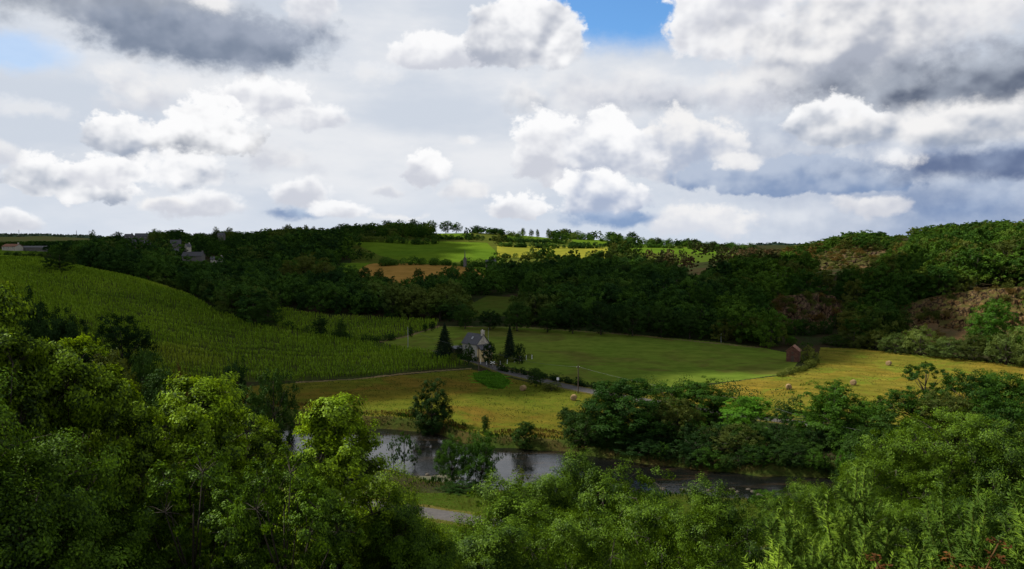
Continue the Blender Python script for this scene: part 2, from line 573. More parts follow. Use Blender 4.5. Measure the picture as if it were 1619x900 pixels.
NETTLE = hit_poly([(748, 591), (770, 588), (792, 593), (806, 606), (795, 616), (770, 612), (752, 602)], 3, 200)


def zones(x, y):
    z = np.zeros(x.shape, int)
    names = ['ground']
    rd = river_d(x, y)
    for n, poly in FPOLY:
        if n not in names:
            names.append(n)
        z[inpoly(x, y, poly)] = names.index(n)
    def add(n, mask):
        if n not in names:
            names.append(n)
        z[mask] = names.index(n)
    wob = 0.5 * np.sin(x * 0.9) + 0.4 * np.sin(y * 1.3 + x * 0.4)
    near_r = (y > 100) & (y < 260)
    add('river_bank', near_r & (rd > -3.4 + wob))
    add('grass_verge', (y < 126) & (y > 84) & (rd < -3))
    add('nettle_patch', inpoly(x + 2 * wob + np.sin(y * 2.1 + x), y + 1.5 * wob, NETTLE) & (np.sin(x * 1.7 + y) > -0.7))
    add('dirt_track', np.minimum.reduce([dline(x, y, t) for t in TRACKS]) < 0.8 + 0.3 * wob)
    add('yard', inpoly(x, y, YARD) | (dline(x, y, DRIVE) < 1.6))
    dr = np.minimum(dline(x, y, ROAD), dline(x, y, LANE))
    add('road_verge', dr < 3.3 + 0.4 * wob)
    add('road', dr < 2.1)
    # rocky ground of the two brown slopes on the right
    px = W0 / 2 + F * x / np.maximum(y, 1)
    rk = ((px > 1280 + 6 * np.sin(y)) & (px < 1410) & (y > 512) & (y < 560)) | ((px > 1415) & (px < 1640) & (y > 296) & (y < 322)) | ((px > 1215) & (px < 1330) & (y > 330) & (y < 350))
    add('scree', rk & (z == 0))
    add('hill_pasture', (z == 0) & (px > 555) & (px < 1195) & (y > 600) & (y < 1300))
    return z, names


# ------------------------------------------------------------------ materials
def new_mat(name):
    m = bpy.data.materials.new(name)
    m.use_nodes = True
    for nd in list(m.node_tree.nodes):
        m.node_tree.nodes.remove(nd)
    return m, NT(m.node_tree)


def finish(k, shader, disp=None):
    o = k.node('ShaderNodeOutputMaterial')
    k.l.new(shader, o.inputs[0])


def surf(name, c1, c2, scale=1.0, rough=0.9, c3=None, s3=0.1, bump=0.0, bscale=None, stretch=(1, 1, 1), spec=0.2, metal=0.0, coord='Object'):
    m, k = new_mat(name)
    t = k.node('ShaderNodeTexCoord')
    v = k.vm('MULTIPLY', t.outputs[coord], stretch)
    n, _ = k.noise(v, scale, 5, 0.6)
    c = k.mix(k.ramp(n, 0.32, 0.68), (*c1, 1), (*c2, 1))
    if c3:
        n3, _ = k.noise(t.outputs[coord], s3, 4, 0.55)
        c = k.mix(k.ramp(n3, 0.42, 0.66), c, (*c3, 1))
    p = k.node('ShaderNodeBsdfPrincipled')
    k.put(p.inputs['Base Color'], c)
    p.inputs['Roughness'].default_value = rough
    p.inputs['Specular IOR Level'].default_value = spec
    p.inputs['Metallic'].default_value = metal
    if bump:
        nb, _ = k.noise(v, bscale or scale * 3, 4, 0.65)
        b = k.node('ShaderNodeBump')
        b.inputs['Strength'].default_value = 1.0
        b.inputs['Distance'].default_value = bump
        k.put(b.inputs['Height'], nb)
        k.l.new(b.outputs[0], p.inputs['Normal'])
    finish(k, p.outputs[0])
    return m


def field_mat(name, c1, c2, c3, big=0.03, fine=1.2, stretch=(1, 1, 1), rot=0.0, bump=0.15, stripe=0.0, sgap=6.0, c4=None):
    """grass or crop: large patches, drift lines and fine mottling"""
    m, k = new_mat(name)
    t = k.node('ShaderNodeTexCoord')
    o = t.outputs['Object']
    mp = k.node('ShaderNodeMapping')
    k.put(mp.inputs[0], o)
    mp.inputs['Rotation'].default_value = (0, 0, rot)
    mp.inputs['Scale'].default_value = stretch
    n1, _ = k.noise(o, big, 5, 0.6, 0.6)
    n2, _ = k.noise(mp.outputs[0], fine, 5, 0.7)
    n3, _ = k.noise(o, fine * 0.22, 4, 0.6)
    c = k.mix(k.ramp(n1, 0.36, 0.62), (*c1, 1), (*c2, 1))
    if c4:
        n4, _ = k.noise(k.vm('ADD', o, (91, 37, 0)), big * 2.2, 4, 0.6, 1.0)
        c = k.mix(k.ramp(n4, 0.5, 0.66), c, (*c4, 1))
    c = k.mix(k.m('MULTIPLY', k.ramp(n2, 0.42, 0.72), 0.75), c, (*c3, 1))
    c = k.mix(k.m('MULTIPLY', k.ramp(n3, 0.35, 0.7), 0.45), c, k.mix(1.0, c, (0.45, 0.5, 0.45, 1), 'MULTIPLY'))
    if stripe:
        m2 = k.node('ShaderNodeMapping')
        k.put(m2.inputs[0], k.vm('ADD', o, k.vm('MULTIPLY', k.noise(o, 0.012, 2)[1], (26, 26, 0))))
        m2.inputs['Rotation'].default_value = (0, 0, rot)
        yy = k.xyz(m2.outputs[0])[1]
        sn = k.m('SINE', k.m('MULTIPLY', yy, 6.283 / sgap))
        brk = k.ramp(k.noise(o, 0.25, 3, 0.7)[0], 0.38, 0.62)
        ln = k.m('MULTIPLY', k.ramp(sn, 0.35, 0.95), brk)
        c = k.mix(k.m('MULTIPLY', ln, stripe), c, k.mix(1.0, c, (1.45, 1.30, 1.2, 1), 'MULTIPLY'))
        c = k.mix(k.m('MULTIPLY', k.ramp(sn, -0.5, -1.0), stripe * 0.7), c, k.mix(1.0, c, (0.55, 0.65, 0.55, 1), 'MULTIPLY'))
    d = k.node('ShaderNodeBsdfDiffuse')
    k.put(d.inputs[0], c)
    d.inputs[1].default_value = 0.3
    b = k.node('ShaderNodeBump')
    b.inputs['Strength'].default_value = 1.0
    b.inputs['Distance'].default_value = bump
    k.put(b.inputs['Height'], n2)
    k.l.new(b.outputs[0], d.inputs['Normal'])
    finish(k, d.outputs[0])
    return m


def leaf_mat(name, c1, c2, c3=None, trans=0.3, gloss=0.05, var=0.5, scale=0.35, orand=0.8):
    """leaves: per-leaf and per-tree colour change, light passing through"""
    m, k = new_mat(name)
    g = k.node('ShaderNodeNewGeometry')
    oi = k.node('ShaderNodeObjectInfo')
    r = g.outputs['Random Per Island']
    n, _ = k.noise(g.outputs['Position'], scale, 3, 0.55)
    f = k.m('ADD', k.m('MULTIPLY', r, var), k.m('MULTIPLY', k.m('SUBTRACT', n, 0.5), 1.5))
    f = k.m('ADD', f, k.m('MULTIPLY', k.m('SUBTRACT', oi.outputs['Random'], 0.5), orand))
    c = k.mix(k.m('MAXIMUM', f, 0.0), (*c1, 1), (*c2, 1))
    if c3:
        c = k.mix(k.ramp(k.noise(g.outputs['Position'], scale * 0.5, 2)[0], 0.55, 0.7), c, (*c3, 1))
    d = k.node('ShaderNodeBsdfDiffuse')
    k.put(d.inputs[0], c)
    tr = k.node('ShaderNodeBsdfTranslucent')
    k.put(tr.inputs[0], k.mix(1.0, c, (1.25, 1.15, 0.5, 1), 'MULTIPLY'))
    mx = k.node('ShaderNodeMixShader')
    mx.inputs[0].default_value = trans
    k.l.new(d.outputs[0], mx.inputs[1])
    k.l.new(tr.outputs[0], mx.inputs[2])
    gl = k.node('ShaderNodeBsdfGlossy')
    gl.inputs[0].default_value = (0.75, 0.9, 0.6, 1)
    gl.inputs[1].default_value = 0.5
    m2 = k.node('ShaderNodeMixShader')
    m2.inputs[0].default_value = gloss
    k.l.new(mx.outputs[0], m2.inputs[1])
    k.l.new(gl.outputs[0], m2.inputs[2])
    finish(k, m2.outputs[0])
    return m


M = {}
M['ground'] = surf('woodland_ground', (0.018, 0.022, 0.009), (0.022, 0.034, 0.010), 0.5, 1.0, (0.03, 0.022, 0.012), 0.05, 0.1, spec=0.0)
M['hill_pasture'] = field_mat('hill_pasture_grass', (0.050, 0.080, 0.010), (0.075, 0.085, 0.014), (0.05, 0.06, 0.012), 0.012, 0.4)
M['rough_pasture'] = field_mat('rough_pasture_grass', (0.050, 0.062, 0.010), (0.045, 0.075, 0.010), (0.06, 0.06, 0.014), 0.03, 0.8)
M['maize_field'] = field_mat('maize_soil', (0.030, 0.038, 0.010), (0.045, 0.055, 0.012), (0.05, 0.06, 0.012), 0.03, 0.5, (0.3, 2.0, 1))
M['grass_field'] = field_mat('field_grass', (0.085, 0.128, 0.015), (0.104, 0.132, 0.018), (0.072, 0.100, 0.015), 0.016, 0.9, (0.4, 1.5, 1), 0.05, 0.06, stripe=0.15, sgap=9.0, c4=(0.088, 0.088, 0.018))
M['hay_field'] = field_mat('cut_hay', (0.145, 0.107, 0.014), (0.098, 0.098, 0.012), (0.180, 0.132, 0.026), 0.028, 0.7, (0.35, 1.6, 1), 0.45, 0.12, stripe=0.5, sgap=7.0, c4=(0.095, 0.125, 0.012))
M['meadow'] = field_mat('meadow_grass', (0.092, 0.080, 0.010), (0.070, 0.092, 0.009), (0.115, 0.092, 0.015), 0.022, 1.1, (0.5, 1.6, 1), 0.1, 0.1, stripe=0.3, sgap=6.0, c4=(0.110, 0.074, 0.012))
M['pasture'] = field_mat('pasture_grass', (0.068, 0.120, 0.010), (0.084, 0.132, 0.010), (0.056, 0.100, 0.010), 0.008, 0.3, (0.5, 1.5, 1), 0.1, 0.1)
M['stubble_field'] = field_mat('stubble', (0.200, 0.191, 0.021), (0.162, 0.170, 0.019), (0.212, 0.178, 0.030), 0.01, 0.4, (0.3, 2, 1), 0.1, 0.1)
M['wheat_field'] = field_mat('ripe_wheat', (0.27, 0.150, 0.035), (0.23, 0.130, 0.03), (0.32, 0.18, 0.05), 0.01, 0.4, (0.3, 2, 1), 0.1, 0.1)
M['river_bank'] = field_mat('bank_growth', (0.035, 0.060, 0.010), (0.055, 0.040, 0.014), (0.06, 0.075, 0.015), 0.12, 1.5, (1, 1, 1), 0, 0.4)
M['grass_verge'] = field_mat('lane_grass', (0.036, 0.055, 0.006), (0.032, 0.060, 0.006), (0.055, 0.055, 0.010), 0.05, 1.6, (1, 1, 1), 0, 0.15)
M['nettle_patch'] = field_mat('nettles', (0.07, 0.18, 0.008), (0.08, 0.21, 0.010), (0.035, 0.09, 0.01), 0.15, 2.2, (1, 1, 1), 0, 0.5)
M['dirt_track'] = field_mat('dirt', (0.16, 0.11, 0.05), (0.10, 0.085, 0.035), (0.2, 0.14, 0.07), 0.1, 1.5)
M['yard'] = field_mat('gravel_yard', (0.16, 0.11, 0.08), (0.12, 0.09, 0.06), (0.2, 0.16, 0.12), 0.2, 2.5, bump=0.03)
M['road_verge'] = field_mat('verge', (0.10, 0.085, 0.02), (0.06, 0.065, 0.012), (0.12, 0.09, 0.03), 0.1, 2.0, bump=0.2)
M['road'] = surf('asphalt', (0.060, 0.056, 0.054), (0.085, 0.078, 0.072), 1.5, 1.0, (0.07, 0.064, 0.055), 0.2, 0.01, spec=0.05)
M['scree'] = field_mat('scree', (0.13, 0.075, 0.035), (0.08, 0.065, 0.03), (0.17, 0.10, 0.05), 0.06, 0.6, bump=0.8)
M['bark'] = surf('bark', (0.035, 0.028, 0.020), (0.060, 0.050, 0.038), 3.0, 0.95, None, 0.1, 0.02, 12.0, (1, 1, 0.25))
M['wood_pole'] = surf('pole_wood', (0.05, 0.038, 0.028), (0.09, 0.065, 0.045), 2.0, 0.9, stretch=(4, 4, 0.4))
M['metal'] = surf('grey_metal', (0.30, 0.31, 0.32), (0.36, 0.36, 0.37), 4.0, 0.4, spec=0.5, metal=0.6)
M['white'] = surf('white_paint', (0.70, 0.69, 0.66), (0.80, 0.79, 0.76), 3.0, 0.7)
M['slate'] = surf('slate_roof', (0.040, 0.040, 0.046), (0.070, 0.068, 0.072), 2.5, 0.6, bump=0.02, stretch=(1, 1, 3))
M['glass'] = surf('window_glass', (0.02, 0.025, 0.03), (0.03, 0.035, 0.04), 1.0, 0.08, spec=0.8)
M['wire'] = surf('wire_metal', (0.05, 0.05, 0.05), (0.09, 0.09, 0.09), 1.0, 0.6)

LM = {
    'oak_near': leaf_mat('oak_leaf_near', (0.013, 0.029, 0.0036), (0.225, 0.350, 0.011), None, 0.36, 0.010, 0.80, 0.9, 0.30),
    'oak_shade': leaf_mat('oak_leaf_shade', (0.0086, 0.0233, 0.0036), (0.105, 0.195, 0.008), None, 0.28, 0.010, 0.75, 0.9, 0.25),  # darkened oak leaf: shade of the low crowns put into its colour
    'ash_near': leaf_mat('ash_leaf_near', (0.010, 0.028, 0.0036), (0.125, 0.215, 0.010), None, 0.28, 0.010, 0.65, 0.8, 0.35),
    'dark': leaf_mat('dark_leaf', (0.0080, 0.0225, 0.0050), (0.030, 0.064, 0.008), None, 0.2, 0.006, 0.7, 0.25),
    'green': leaf_mat('green_leaf', (0.0120, 0.0360, 0.0050), (0.052, 0.118, 0.009), None, 0.3, 0.006, 0.7, 0.25),
    'bright': leaf_mat('bright_leaf', (0.0344, 0.0901, 0.0081), (0.0860, 0.2160, 0.0144), None, 0.35, 0.006, 0.7, 0.3),
    'olive': leaf_mat('olive_leaf', (0.0400, 0.0550, 0.0100), (0.0950, 0.1150, 0.0180), None, 0.3, 0.006, 0.7, 0.3),
    'willow': leaf_mat('willow_leaf', (0.0500, 0.0800, 0.0180), (0.1250, 0.1650, 0.0350), None, 0.3, 0.006, 0.7, 0.2),
    'wood_far': leaf_mat('wood_leaf', (0.0120, 0.0340, 0.0085), (0.064, 0.135, 0.015), (0.078, 0.105, 0.019), 0.2, 0.004, 0.6, 0.035),
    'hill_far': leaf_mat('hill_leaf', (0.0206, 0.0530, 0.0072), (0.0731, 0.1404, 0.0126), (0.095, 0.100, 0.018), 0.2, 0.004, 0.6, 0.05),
    'pine': leaf_mat('pine_needle', (0.0300, 0.0420, 0.0120), (0.0750, 0.0700, 0.0220), (0.095, 0.060, 0.028), 0.12, 0.004, 0.6, 0.08),
    'spruce': leaf_mat('spruce_needle', (0.0080, 0.0180, 0.0090), (0.0200, 0.0350, 0.0130), None, 0.1, 0.006, 0.6, 0.5),
    'bracken': leaf_mat('bracken_leaf', (0.0750, 0.0600, 0.0140), (0.1500, 0.0850, 0.0220), (0.12, 0.085, 0.02), 0.25, 0.004, 0.7, 0.15),
    'gorse': leaf_mat('gorse_spine', (0.045, 0.090, 0.0072), (0.245, 0.370, 0.026), None, 0.25, 0.010, 0.6, 4.0),
    'dead': leaf_mat('dead_fern', (0.0750, 0.0320, 0.0100), (0.1500, 0.0620, 0.0160), None, 0.3, 0.006, 0.7, 3.0),
    'maize': leaf_mat('maize_leaf', (0.088, 0.160, 0.012), (0.215, 0.330, 0.020), (0.220, 0.270, 0.024), 0.3, 0.004, 0.6, 0.03),
    'blue': leaf_mat('far_wood_haze_leaf', (0.0120, 0.0260, 0.0200), (0.0260, 0.0400, 0.0260), None, 0.1, 0.006, 0.6, 0.02),  # bluish tint of distance put into the leaf colour, no haze built
}


# ------------------------------------------------------------------ mesh helpers
def mesh_np(name, verts, faces, smooth=False):
    """faces: (n,k) int array, all with the same number of corners"""
    me = bpy.data.meshes.new(name)
    verts = np.asarray(verts, np.float32)
    faces = np.asarray(faces, np.int32)
    nf, k = faces.shape
    me.vertices.add(len(verts))
    me.vertices.foreach_set('co', verts.ravel())
    me.loops.add(nf * k)
    me.loops.foreach_set('vertex_index', faces.ravel())
    me.polygons.add(nf)
    me.polygons.foreach_set('loop_start', np.arange(0, nf * k, k, dtype=np.int32))
    me.polygons.foreach_set('loop_total', np.full(nf, k, np.int32))
    if smooth:
        me.polygons.foreach_set('use_smooth', np.ones(nf, bool))
    me.update(calc_edges=True)
    return me


def obj(name, me, mat=None, parent=None, loc=None):
    o = bpy.data.objects.new(name, me)
    COL.objects.link(o)
    if mat is not None:
        me.materials.clear()
        me.materials.append(mat)
    if parent is not None:
        o.parent = parent
    if loc is not None:
        o.location = loc
    return o


def tag(o, label=None, cat=None, group=None, kind=None):
    for a, b in (('label', label), ('category', cat), ('group', group), ('kind', kind)):
        if b:
            o[a] = b
    return o


def empty(name, loc=(0, 0, 0), rz=0.0, label=None, cat=None, group=None):
    o = bpy.data.objects.new(name, None)
    COL.objects.link(o)
    o.location = loc
    o.rotation_euler = (0, 0, rz)
    o.empty_display_size = 0.3
    return tag(o, label, cat, group)


class MB:
    """collects boxes, tubes and polygons"""
    def __init__(s):
        s.v, s.f = [], []

    def add(s, vs, fs):
        b = len(s.v)
        s.v += [tuple(p) for p in vs]
        s.f += [tuple(b + i for i in q) for q in fs]

    def box(s, x0, x1, y0, y1, z0, z1):
        s.add([(x0, y0, z0), (x1, y0, z0), (x1, y1, z0), (x0, y1, z0), (x0, y0, z1), (x1, y0, z1), (x1, y1, z1), (x0, y1, z1)],
              [(0, 3, 2, 1), (4, 5, 6, 7), (0, 1, 5, 4), (1, 2, 6, 5), (2, 3, 7, 6), (3, 0, 4, 7)])

    def tube(s, pts, rad, n=6, cap=True):
        pts = [Vector(p) for p in pts]
        rings = []
        for i, p in enumerate(pts):
            d = (pts[min(i + 1, len(pts) - 1)] - pts[max(i - 1, 0)])
            if d.length < 1e-6:
                d = Vector((0, 0, 1))
            d.normalize()
            a = Vector((1, 0, 0)) if abs(d.x) < 0.8 else Vector((0, 1, 0))
            e1 = d.cross(a).normalized()
            e2 = d.cross(e1)
            r = rad[i]
            rings.append([p + e1 * math.cos(2 * math.pi * j / n) * r + e2 * math.sin(2 * math.pi * j / n) * r for j in range(n)])
        vs = [q for rg in rings for q in rg]
        fs = []
        for i in range(len(pts) - 1):
            for j in range(n):
                fs.append((i * n + j, i * n + (j + 1) % n, (i + 1) * n + (j + 1) % n, (i + 1) * n + j))
        if cap:
            fs.append(tuple(range(n))[::-1])
            fs.append(tuple((len(pts) - 1) * n + j for j in range(n)))
        s.add(vs, fs)

    def mesh(s, name, smooth=False):
        me = bpy.data.meshes.new(name)
        me.from_pydata([tuple(p) for p in s.v], [], s.f)
        if smooth:
            for p in me.polygons:
                p.use_smooth = True
        me.update()
        return me

    def build(s, name, mat, parent=None, smooth=False, loc=None):
        return obj(name, s.mesh(name, smooth), mat, parent, loc)


# ------------------------------------------------------------------ ground sheet
def build_ground():
    # columns: fine inside the view, coarse outside
    fine = np.linspace(-0.74, 0.74, 1250)
    left = np.linspace(-2.2, -0.75, 46)
    us = np.concatenate([left, fine, -left[::-1]])
    dr = []
    Y = -24.0
    while Y < 6900:
        dr.append(Y)
        if Y < 90:
            st = 0.8
        else:
            st = max(0.30, min(1.0 * Y * Y / (F * 42.0), 1.2 + Y * 0.0016) * 0.72)
        if Y > 1100:
            st = 20 + (Y - 1100) * 0.03
        Y += st
    Ys = np.array(dr)
    XX = us[:, None] * (Ys[None, :] + 30.0) * (Ys[None, :] + 30.0 > 0)
    YY = np.repeat(Ys[None, :], len(us), 0)
    ZZ = hz(XX, YY)
    nu, ny = XX.shape
    verts = np.stack([XX, YY, ZZ], -1).reshape(-1, 3)
    cx = (XX[:-1, :-1] + XX[1:, 1:]) / 2
    cyc = (YY[:-1, :-1] + YY[1:, 1:]) / 2
    zone, names = zones(cx, cyc)
    idx = np.arange(nu * ny).reshape(nu, ny)
    quads = np.stack([idx[:-1, :-1], idx[1:, :-1], idx[1:, 1:], idx[:-1, 1:]], -1)
    print('ground', nu, ny, names)
    for zi, n in enumerate(names):
        q = quads[zone == zi]
        if len(q) == 0:
            continue
        used, inv = np.unique(q.ravel(), return_inverse=True)
        me = mesh_np(n, verts[used], inv.reshape(-1, 4), True)
        tag(obj(n, me, M[n]), kind='structure')
    # wide base sheet reaching the horizon behind and beside the camera
    b = MB()
    b.add([(-9000, -9000, -4), (9000, -9000, -4), (9000, 9000, -4), (-9000, 9000, -4)], [(0, 1, 2, 3)])
    tag(b.build('lowland', M['ground']), kind='structure')


build_ground()


def build_water():
    m, k = new_mat('river_water')
    t = k.node('ShaderNodeTexCoord')
    v = k.vm('MULTIPLY', t.outputs['Object'], (0.35, 1.0, 1))
    n1, _ = k.noise(v, 1.1, 4, 0.65, 0.4)
    n2, _ = k.noise(t.outputs['Object'], 0.09, 3, 0.5)
    n3, _ = k.noise(k.vm('MULTIPLY', t.outputs['Object'], (0.25, 1.0, 1)), 0.30, 5, 0.7, 1.0)
    p = k.node('ShaderNodeBsdfPrincipled')
    k.put(p.inputs['Base Color'], k.mix(k.ramp(n3, 0.5, 0.72), (0.004, 0.0045, 0.004, 1), (0.022, 0.014, 0.007, 1)))
    k.put(p.inputs['Roughness'], k.ramp(n2, 0.40, 0.62, 0.05, 0.22))
    p.inputs['IOR'].default_value = 1.36
    p.inputs['Specular IOR Level'].default_value = 0.5
    b = k.node('ShaderNodeBump')
    b.inputs['Strength'].default_value = 1.0
    k.put(b.inputs['Distance'], k.ramp(n2, 0.38, 0.66, 0.012, 0.07))
    k.put(b.inputs['Height'], n1)
    k.l.new(b.outputs[0], p.inputs['Normal'])
    finish(k, p.outputs[0])
    xs = np.linspace(-420, 420, 421)
    yf = np.interp(xs, BF[:, 0], BF[:, 1]) + 4
    yn = np.interp(xs, BN[:, 0], BN[:, 1]) - 4
    V = np.zeros((len(xs), 2, 3))
    V[:, 0, 0] = V[:, 1, 0] = xs
    V[:, 0, 1] = yn
    V[:, 1, 1] = yf
    i = np.arange(len(xs) - 1) * 2
    q = np.stack([i, i + 2, i + 3, i + 1], -1)
    tag(obj('river_water', mesh_np('river_water', V.reshape(-1, 3), q), m), kind='structure')


build_water()


# ------------------------------------------------------------------ foliage meshes
def unit(v):
    return v / (np.linalg.norm(v, axis=-1, keepdims=True) + 1e-9)


def leaves(c, n, L, Wd, rng):
    """rhombic leaf faces at c with normals n; L, Wd arrays or scalars"""
    N = len(c)
    r = unit(rng.normal(size=(N, 3)))
    t = unit(np.cross(n, r))
    b = np.cross(n, t)
    L = np.broadcast_to(np.asarray(L, float).reshape(-1, 1), (N, 1)) * rng.uniform(0.7, 1.25, (N, 1))
    Wd = np.broadcast_to(np.asarray(Wd, float).reshape(-1, 1), (N, 1))
    v = np.stack([c - t * L / 2, c + b * Wd / 2 + t * L * 0.08, c + t * L / 2, c - b * Wd / 2 + t * L * 0.08], 1)
    f = np.arange(N * 4).reshape(N, 4)
    return v.reshape(-1, 3), f


def crown_tree(name, seed, n_lobe, n_sub, n_leaf, leaf, rad=0.36, z0=0.25, z1=1.0, lean=0.0, lobe=(0.30, 0.46), trunk_r=0.022,
               twig=False, droop=0.0, open_=0.85, rag=0.5, sticks=0):
    """unit-height tree: crown and trunk meshes. A crown is lobes > sprays > leaves."""
    rng = np.random.default_rng(seed)
    cz, hzr = (z0 + z1) / 2, (z1 - z0) / 2
    # lobes spread evenly over an egg-shaped envelope that reaches down to z0
    i_ = np.arange(n_lobe) + 0.5
    zz_ = 1 - 2 * i_ / n_lobe
    th = i_ * 2.399963 + rng.uniform(0, 6.28) + rng.normal(0, 0.35, n_lobe)
    zz_ = np.clip(zz_ + rng.normal(0, 0.10, n_lobe), -1, 1)
    q_ = np.sqrt(1 - zz_ ** 2)
    d = np.stack([np.cos(th) * q_, np.sin(th) * q_, zz_], -1)
    LR = rng.uniform(lobe[0], lobe[1], n_lobe) * (rad + hzr) / 2 * 1.05
    mass = np.array([rad, rad, hzr])
    inner = np.maximum(mass[None, :] - LR[:, None] * 0.92, 0.05 * mass)
    rr = rng.uniform(0.80, 1.06, n_lobe)
    lc = d * inner * rr[:, None]
    lc[:, :2] *= np.where(zz_ < 0, 1.08, 1.0)[:, None]
    lc[:, 2] += cz
    lc[:, 0] += lean * (lc[:, 2] - z0)
    # sprays
    w_ = LR ** 2 / (LR ** 2).sum()
    si = rng.choice(n_lobe, n_sub, p=w_)
    sdv = unit(rng.normal(size=(n_sub, 3)) + np.array([0, 0, 0.25]))
    sc = lc[si] + sdv * (LR[si] * rng.uniform(0.62, 1.08, n_sub))[:, None] * np.array([1, 1, 0.85])
    sr = LR[si] * rng.uniform(0.16, 0.36, n_sub)
    keep = (sc[:, 2] > max(-0.02, z0 * 0.4))
    sc, sdv, sr, si = sc[keep], sdv[keep], sr[keep], si[keep]
    ns = len(sc)
    pi = rng.choice(ns, n_leaf, p=sr ** 1.6 / (sr ** 1.6).sum())
    g = unit(rng.normal(size=(n_leaf, 3))) * (rng.uniform(0, 1, n_leaf) ** 0.5)[:, None]
    g = g * sr[pi][:, None] * np.array([1.15, 1.15, 0.8])
    g[:, 2] -= droop * np.linalg.norm(g[:, :2], axis=1)
    c = sc[pi] + g
    nrm = unit(sdv[pi] * open_ + unit(g) * 0.35 + rng.normal(size=(n_leaf, 3)) * rag + np.array([0, 0, 0.35]))
    v, f = leaves(c, nrm, leaf * rng.uniform(0.7, 1.3, n_leaf), leaf * 0.62, rng)
    lo, hi = np.percentile(v[:, 2], 0.8), np.percentile(v[:, 2], 99.8)
    kz = (z1 - z0) / (hi - lo)
    kx = rad / np.percentile(np.hypot(v[:, 0], v[:, 1]), 98)
    for q in (v, lc, sc):
        q[:, 2] = z0 + (q[:, 2] - lo) * kz
        q[:, :2] *= kx
    crown = mesh_np(name + '_crown', v, f)
    # trunk and limbs
    b = MB()
    top = Vector((lean * (z1 - z0) * 0.5 + 0.01, 0.0, z0 + (z1 - z0) * 0.72))
    k = 6
    sw = Vector(rng.uniform(-0.02, 0.02, 3))
    pts = [Vector((0, 0, -0.03)).lerp(top, i / k) + sw * math.sin(i * 1.3) for i in range(k + 1)]
    b.tube(pts, [trunk_r * (1.25 if i == 0 else 1) * (1 - 0.82 * i / k) for i in range(k + 1)], 8)
    order = np.argsort(-LR)[:min(n_lobe, 16)]
    for li in order:
        e = Vector(lc[li])
        s0 = pts[min(k - 1, max(1, int(k * (0.30 + 0.5 * max(0, (e.z - z0) / (z1 - z0))))))]
        mid = s0.lerp(e, 0.5) + Vector((0, 0, -0.02))
        b.tube([s0, mid, e], [trunk_r * 0.42, trunk_r * 0.28, trunk_r * 0.10], 5)
    if twig:
        for j in range(min(ns, 260)):
            e0, e1 = Vector(lc[si[j]]), Vector(sc[j])
            b.tube([e0, e0.lerp(e1, 0.55) + Vector((0, 0, 0.008)), e1 + (e1 - e0) * 0.1], [trunk_r * 0.15, trunk_r * 0.09, trunk_r * 0.04], 3, False)
    trunk = b.mesh(name + '_trunk', True)
    return crown, trunk


def conifer(name, seed, tiers, n_leaf, leaf, rad=0.27, z0=0.06):
    rng = np.random.default_rng(seed)
    zc = z0 + (1 - z0) * (1 - rng.uniform(0, 1, n_leaf) ** 0.55)
    ph = (zc - z0) / (1 - z0) * tiers
    saw = 1 - (ph - np.floor(ph))
    nb = 9
    a = rng.integers(0, nb, n_leaf) / nb * 2 * math.pi + np.floor(ph) * 1.9 + rng.normal(0, 0.16, n_leaf)
    R_ = rad * (1 - (zc - z0) / (1 - z0)) ** 0.85 * (0.48 + 0.60 * saw) * rng.uniform(0.35, 1.0, n_leaf) ** 0.6
    R_ *= 1 + 0.12 * np.sin(a * 5 + ph * 2.3) + 0.22 * np.sin(a * 2 + seed) * np.sin(ph * 0.7)
    c = np.stack([np.cos(a) * R_, np.sin(a) * R_, zc - 0.10 * R_], -1)
    n = unit(np.stack([np.cos(a) * 0.5, np.sin(a) * 0.5, np.full(n_leaf, 0.9)], -1) + rng.normal(size=(n_leaf, 3)) * 0.45)
    v, f = leaves(c, n, leaf, leaf * 0.5, rng)
    b = MB()
    b.tube([(0, 0, -0.02), (0, 0, 0.5), (0, 0, 0.99)], [0.02, 0.012, 0.002], 7)
    return mesh_np(name + '_crown', v, f), b.mesh(name + '_trunk', True)


TREES = {}          # kind -> list of (crown mesh, trunk mesh, crown radius ratio)


def reg(kind, fn, seeds, rad, **kw):
    TREES[kind] = [(*fn(kind + str(i), s, rad=rad, **kw), rad) for i, s in enumerate(seeds)]


reg('near_oak', crown_tree, (11, 12, 13, 14), 0.30, n_lobe=34, n_sub=620, n_leaf=95000, leaf=0.0090, z0=0.26, lobe=(0.28, 0.44), trunk_r=0.013, twig=True, rag=0.36, open_=1.1)
reg('near_slim', crown_tree, (17, 18, 19), 0.165, n_lobe=30, n_sub=480, n_leaf=62000, leaf=0.0086, z0=0.42, lobe=(0.24, 0.40), trunk_r=0.011, twig=True, rag=0.4, open_=1.1)
reg('near_wide', crown_tree, (26, 27, 28), 0.54, n_lobe=54, n_sub=900, n_leaf=110000, leaf=0.0110, z0=0.08, lobe=(0.20, 0.34), trunk_r=0.014, twig=True, rag=0.4, open_=1.1)
reg('near_open', crown_tree, (15, 16), 0.30, n_lobe=26, n_sub=330, n_leaf=42000, leaf=0.0095, z0=0.40, lobe=(0.20, 0.34), trunk_r=0.012, twig=True, rag=0.4, open_=1.1)
reg('near_ash', crown_tree, (21, 22, 23), 0.34, n_lobe=46, n_sub=700, n_leaf=90000, leaf=0.0098, z0=0.10, lobe=(0.20, 0.36), trunk_r=0.011, twig=True, droop=0.1, rag=0.36, open_=1.1)
reg('broad', crown_tree, (31, 32, 33, 34), 0.46, n_lobe=18, n_sub=260, n_leaf=15000, leaf=0.022, z0=0.12, trunk_r=0.022)
